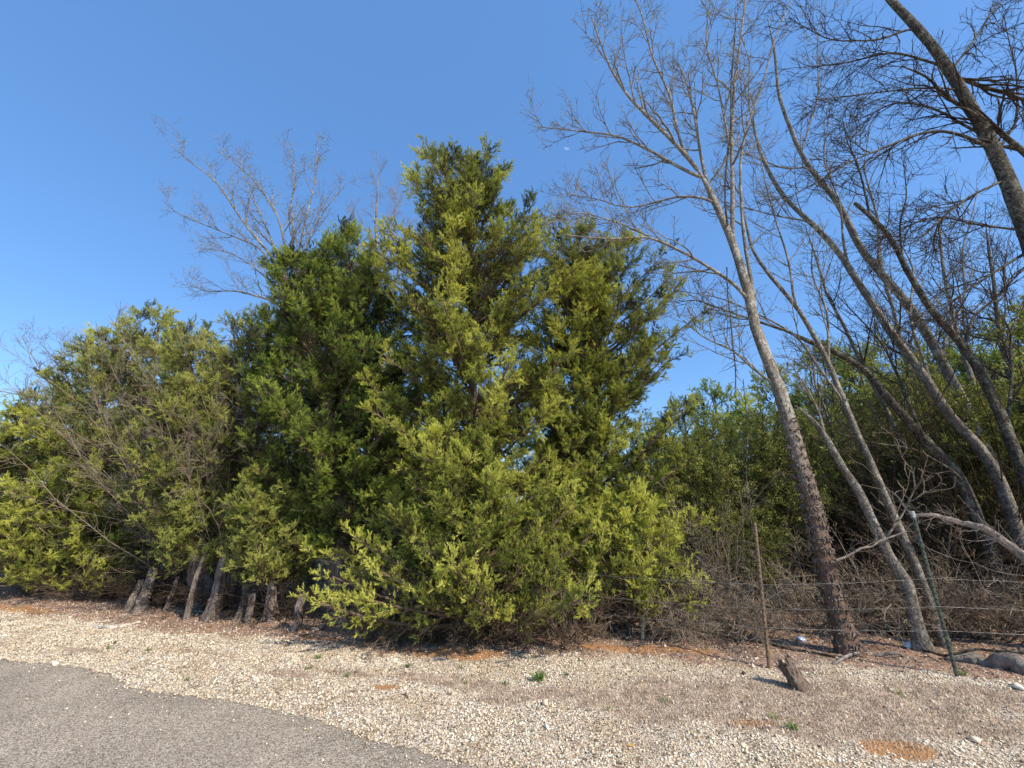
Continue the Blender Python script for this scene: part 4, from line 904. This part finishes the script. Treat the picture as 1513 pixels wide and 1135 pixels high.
for (a, b, c, d, l) in [(250, 905, 320, 915, "grey root-like stick between the left trunks"), (460, 938, 500, 925, "pale bent root beside the thick fluted trunk"), (225, 890, 245, 860, "bent pale branch stub by the leftmost split trunks"),
                        (1230, 985, 1300, 968, "pale stick lying by the shaggy trunk base"), (1290, 972, 1370, 985, "thin bleached stick between the leaning trunk bases")]:
    log("stick", l, [G(a, b)+[0, 0, .02], (G(a, b)+G(c, d))/2+[0, 0, .08], G(c, d)+[0, .1, .02]], .016, .01, "stick", M_DEAD)

# stump
s0 = G(1180, 1020); st_ = thing("tree_stump", s0, "small splintered tree stump on the gravel beside the rusty post", "stump")
top = np.array([-.06, .05, .22]); q = resample([np.array([.03, -.06, -.03]), np.array([0, .0, .05]), top*.7, top], 12)
th = np.arange(18)/18*2*PI
def lobs(th, K): return 1 + .22*np.sin(3*th[None]+1) + .13*np.sin(7*th[None]+2+np.linspace(0, 2, K)[:, None])
sv, sf = tubes(q[None], np.linspace(.078, .052, 12)[None], 18, .08, lobs)
jag = RNG.uniform(-.06, .08, 18); sv[-18:] += norm(top[None])*jag[:, None]
cap = np.vstack([sv[-18:], sv[-18:].mean(0)[None] - norm(top)*.04]); cf = np.stack([np.arange(18), (np.arange(18)+1) % 18, np.full(18, 18)], -1)
part("wood", mesh_from("wood", [(sv, sf), (cap, cf)], bark_mat("rotten_wood", (.07, .045, .03), (.25, .17, .12), (.45, .35, .27), (.4, .3, .22), .3, .25, 30, 1.)), st_)
spl = []
for k in range(30):
    a = RNG.uniform(0, 6.28); b0 = q[RNG.integers(3, 11)] + np.array([math.cos(a), math.sin(a), 0])*.05; d = norm(top + RNG.normal(0, .06, 3) + np.array([math.cos(a), math.sin(a), 0])*.04)
    spl.append(np.array([b0, b0+d*.04, b0+d*RNG.uniform(.06, .10)]))
spl.append(np.array([q[8], q[8]+np.array([-.06, .02, .02]), q[8]+np.array([-.13, .03, .03])]))
part("splinters", mesh_from("splinters", [tubes(np.array(spl), np.tile([[.010, .008, .002]], (len(spl), 1)), 4)], M_DEAD), st_)

# stub trunks seen under the left cedars: weathered split stems
for (px, py, h, r, l) in [(188, 905, .45, .08, "leftmost weathered fluted trunk stub under the left cedars"), (206, 905, .6, .12, "pale fluted cedar trunk stub second from the left"), (243, 906, .5, .04, "thin upright stem between the left split trunks"),
                          (275, 918, .9, .05, "straight brown stem just left of the split pale trunk"), (307, 920, .85, .11, "thick shaded cedar trunk right beside the split pale one"), (350, 920, .5, .075, "dark cedar stub left of the short pale post"), (432, 935, .4, .07, "shaded cedar stub between pale post and thick fluted trunk")]:
    g = G(px, py); q = wiggle(resample([g-[0, 0, .05], g+[RNG.uniform(-.03, .03), .05, h*.5], g+[RNG.uniform(-.03, .05), .12, h*1.1]], 16), .02); ph = RNG.uniform(0, 6)
    rad = r*(.55 + .6*np.exp(-np.linspace(0, 1, 16)*4)); t = thing("dead_cedar", g, l, "tree trunk")
    part("bark", mesh_from("bark", sub([tubes(q[None], rad[None], 24, .06, lambda th, K: 1 + .22*np.sin(4*th[None]+ph) + .1*np.sin(9*th[None]+ph))], g), M_CBARK, smooth=True), t)

# weeds
def weed(label, px, py, n, h, mat=M_WEED, name="weed_plant", cat="weed"):
    g = G(px, py); g[2] = float(gh(g[0], g[1])); a = RNG.uniform(0, 6.28, n); ln = h*RNG.uniform(.5, 1.2, n)
    V, Fq, T = [], [], []
    for k in range(n):
        o = np.array([math.cos(a[k]), math.sin(a[k]), 0]); s = np.array([-o[1], o[0], 0])*h*.05; b0 = RNG.normal(0, h*.25, 3)*[1, 1, 0]; e = RNG.uniform(.4, 1.2)
        m1 = b0 + o*ln[k]*.4*e + [0, 0, ln[k]*.5]; tp = b0 + o*ln[k]*e + [0, 0, ln[k]*RNG.uniform(.4, .9)]
        i0 = len(V); V += [b0-s*.4, b0+s*.4, m1+s, m1-s, tp+s*.15, tp-s*.15]; Fq += [[i0, i0+1, i0+2, i0+3], [i0+3, i0+2, i0+4, i0+5]]; T += [RNG.random()]*6
    o = part(name, mesh_from(name, [(np.array(V), np.array(Fq))], mat, [np.array(T)])); o.location = g; setp(o, label, cat); return o
weed("bright green leafy weed tuft standing alone in the gravel", 797, 1010, 60, .10)
weed("small green weed right of the bright tuft", 838, 1003, 22, .05)
weed("sparse green weed on the gravel below the thick fluted trunk", 470, 978, 26, .06)
weed("grey green weed on the gravel at the left", 218, 966, 30, .05)
weed("tiny green weed nearest the road on the left gravel", 168, 953, 24, .05)
weed("green weed tuft below the orange soil patch", 602, 990, 30, .06)
weed("dull green weed in the middle of the dry grass patch", 1172, 1085, 50, .06)
weed("faint green weed at the upper edge of the dry grass", 1145, 1068, 24, .05)
weed("yellow green weed clump at the foot of the green post", 1425, 1003, 30, .06)
weed("dry looking weed sprouting by the orange patch", 680, 990, 24, .05)
weed("low green weed right of the dry grass beside the green post line", 1330, 1030, 24, .04)
weed("short grassy weed left of the white stone", 512, 1004, 26, .05)
weed("olive weed clump against the young cedar's foot", 640, 952, 60, .14, M_CEDARO)
weed("dry olive grass clump between gravel and bramble", 720, 955, 40, .12, M_CEDARO)

for q in range(34):
    u_ = RNG.uniform(0, 1); px_, py_ = RNG.uniform(60, 1480), 0
    py_ = 925 + 60*px_/1513 + RNG.uniform(20, 75 + 40*px_/1513)
    dry = q % 3
    o = weed("small straw coloured dead grass tuft in the gravel" if dry else "tiny dull green weed sprouting in the gravel", px_, py_, 14, RNG.uniform(.025, .06), M_DRY if dry else M_WEED, "grass_tuft" if dry else "weed_plant", "grass tuft" if dry else "weed")
    o["group"] = "dead grass tufts dotted over the gravel" if dry else "tiny weeds dotted over the gravel"
# litter thrown by people: crumpled plastic
def crumple(name, label, px, py, s, col, cat, tr=0.0, up=.02):
    g = G(px, py); g[2] = float(gh(g[0], g[1])) + up; n, k = 14, 9
    th, ph = np.meshgrid(np.linspace(0, 2*PI, n, endpoint=False), np.linspace(.1, PI-.1, k)); r = s*(1 + RNG.normal(0, .2, th.shape))
    V = np.stack([r*np.sin(ph)*np.cos(th)*1.2, r*np.sin(ph)*np.sin(th)*.8, r*np.cos(ph)*.6], -1).reshape(-1, 3)
    i, j = np.meshgrid(np.arange(n), np.arange(k-1)); f = np.stack([j*n+i, j*n+(i+1) % n, (j+1)*n+(i+1) % n, (j+1)*n+i], -1).reshape(-1, 4)
    m, nt, out = new_mat(name); b = bsdf(nt, out, col, .25, .6); b.inputs["Transmission Weight"].default_value = tr
    o = part(name, mesh_from(name, [(V, f)], m)); o.location = g; setp(o, label, cat)
crumple("plastic_scrap", "small blue plastic scrap in the litter left of the rusty post", 1093, 940, .035, (.12, .2, .5), "litter")
crumple("plastic_bottle", "crushed bluish clear bottle just right of the rusty post behind the wire", 1184, 950, .05, (.5, .6, .75), "bottle", .4)
crumple("plastic_bag", "crumpled white plastic bag at the base of the crooked trunk", 1347, 962, .06, (.75, .78, .8), "bag", 0, .04)
crumple("plastic_bag", "grey plastic bag caught in the shade behind the shaggy trunk", 1212, 893, .07, (.3, .36, .4), "bag", 0, .04)
for (px, py, s, l) in [(598, 1022, .03, "white stone beside the orange soil in the middle gravel"), (1100, 1000, .028, "dark clod on the gravel left of the stump"), (1508, 1025, .06, "large pale stone at the right picture edge"), (1260, 1020, .025, "small upright pale stone right of the stump")]:  # the dark lump stands in for a stone's cast shadow
    (v, f), _ = stones(1, (0, 1), (0, 1), s, lambda x, y: np.ones_like(x)*2)
    v = (v - v.mean(0))*(s/max(.001, np.abs(v - v.mean(0)).max())); g = G(px, py); g[2] = float(gh(g[0], g[1])) + s*.3
    o = part("stone", mesh_from("stone", [(v, f)], M_LITTER if "dark" in l else M_STONE, [np.full(len(v), .0 if "dark" in l else .9)])); o.location = g; setp(o, l, "stone")
for (px, py, l) in [(932, 1106, "orange dead leaf on the gravel near the bottom edge"), (1015, 1101, "small yellow leaf right of the orange leaf on gravel")]:
    g = G(px, py); v = np.array([[-.03, 0, .02], [-.01, .015, .024], [.025, .01, .02], [.03, -.005, .022], [0, -.016, .018]]); 
    m, nt, out = new_mat("orange_leaf"); bsdf(nt, out, (.6, .33, .1), .6, .3)
    o = part("dead_leaf", mesh_from("dead_leaf", [(v, np.array([[0, 4, 3, 2, 1]]))], m)); o.location = g; setp(o, l, "leaf")

# =================================================================== MOON, SKY, SUN
mr_ = ray(838, 217); mr_ = mr_/np.linalg.norm(mr_)*1500 + np.array([0, 0, EYE])
th, ph = np.meshgrid(np.linspace(0, 2*PI, 32, endpoint=False), np.linspace(.02, PI-.02, 17)); r = 9.5
V = np.stack([r*np.sin(ph)*np.cos(th), r*np.sin(ph)*np.sin(th), r*np.cos(ph)], -1).reshape(-1, 3); n, k = 32, 17
i, j = np.meshgrid(np.arange(n), np.arange(k-1)); f = np.stack([j*n+i, j*n+(i+1) % n, (j+1)*n+(i+1) % n, (j+1)*n+i], -1).reshape(-1, 4)
m, nt, out = new_mat("moon")
geo = nt.nodes.new("ShaderNodeNewGeometry"); dp = nt.nodes.new("ShaderNodeVectorMath"); dp.operation = 'DOT_PRODUCT'; nt.links.new(geo.outputs["Normal"], dp.inputs[0]); dp.inputs[1].default_value = (.2, -.75, .62)  # lit half of the moon painted as a glow along a fixed direction
em = nt.nodes.new("ShaderNodeEmission"); em.inputs[0].default_value = (.42, .6, .95, 1); em.inputs[1].default_value = 1.1
tb = nt.nodes.new("ShaderNodeBsdfTransparent"); mx = nt.nodes.new("ShaderNodeMixShader")
nt.links.new(math_(nt, 'MULTIPLY', ramp(nt, dp.outputs["Value"], [(.1, (0, 0, 0)), (.4, (.5, .5, .5))]), math_(nt, 'SUBTRACT', 1.0, geo.outputs['Backfacing'])), mx.inputs[0]); nt.links.new(tb.outputs[0], mx.inputs[1]); nt.links.new(em.outputs[0], mx.inputs[2]); nt.links.new(mx.outputs[0], out.inputs[0])
o = part("moon", mesh_from("moon", [(V, f)], m, smooth=True)); o.location = mr_; setp(o, "tiny pale half moon in the blue sky left of the tall bare tree", "moon")

sun_dir = np.array([.70, -.60, 0]); EL = math.radians(42); sun_dir = norm(sun_dir)*math.cos(EL) + np.array([0, 0, math.sin(EL)])
sun = bpy.data.lights.new("sun", 'SUN'); sun.energy = 5.0; sun.angle = math.radians(.5); sun.color = (1, .94, .82)
so = bpy.data.objects.new("sun", sun); COL.objects.link(so)
from mathutils import Vector
so.rotation_euler = Vector(tuple(sun_dir)).to_track_quat('Z', 'Y').to_euler(); so.location = (6, -6, 12)
w = bpy.data.worlds.new("World"); scene.world = w; w.use_nodes = True; nt = w.node_tree; nt.nodes.clear()
sky = nt.nodes.new("ShaderNodeTexSky"); sky.sky_type = 'NISHITA'; sky.sun_disc = False; sky.sun_elevation = EL; sky.sun_rotation = math.atan2(sun_dir[0], sun_dir[1])
sky.air_density = 1.0; sky.dust_density = .3; sky.ozone_density = 3.5
hs = nt.nodes.new("ShaderNodeHueSaturation"); hs.inputs["Saturation"].default_value = 1.12; hs.inputs["Value"].default_value = 1.7
bg = nt.nodes.new("ShaderNodeBackground"); bg.inputs[1].default_value = .15; wo = nt.nodes.new("ShaderNodeOutputWorld")
nt.links.new(sky.outputs[0], hs.inputs["Color"]); nt.links.new(mixc(nt, .45, hs.outputs[0], (1.05, 2.6, 5.9)), bg.inputs[0]); nt.links.new(bg.outputs[0], wo.inputs[0])
scene.view_settings.view_transform = 'Standard'; scene.view_settings.look = 'None'; scene.view_settings.exposure = 0
scene.cycles.max_bounces = 6; scene.cycles.diffuse_bounces = 1; scene.cycles.transmission_bounces = 4; scene.cycles.transparent_max_bounces = 6
try: scene.cycles.use_denoising = True
except Exception: pass
print("polys", sum(len(o.data.polygons) for o in scene.objects if o.type == 'MESH'), "objects", len(scene.objects))
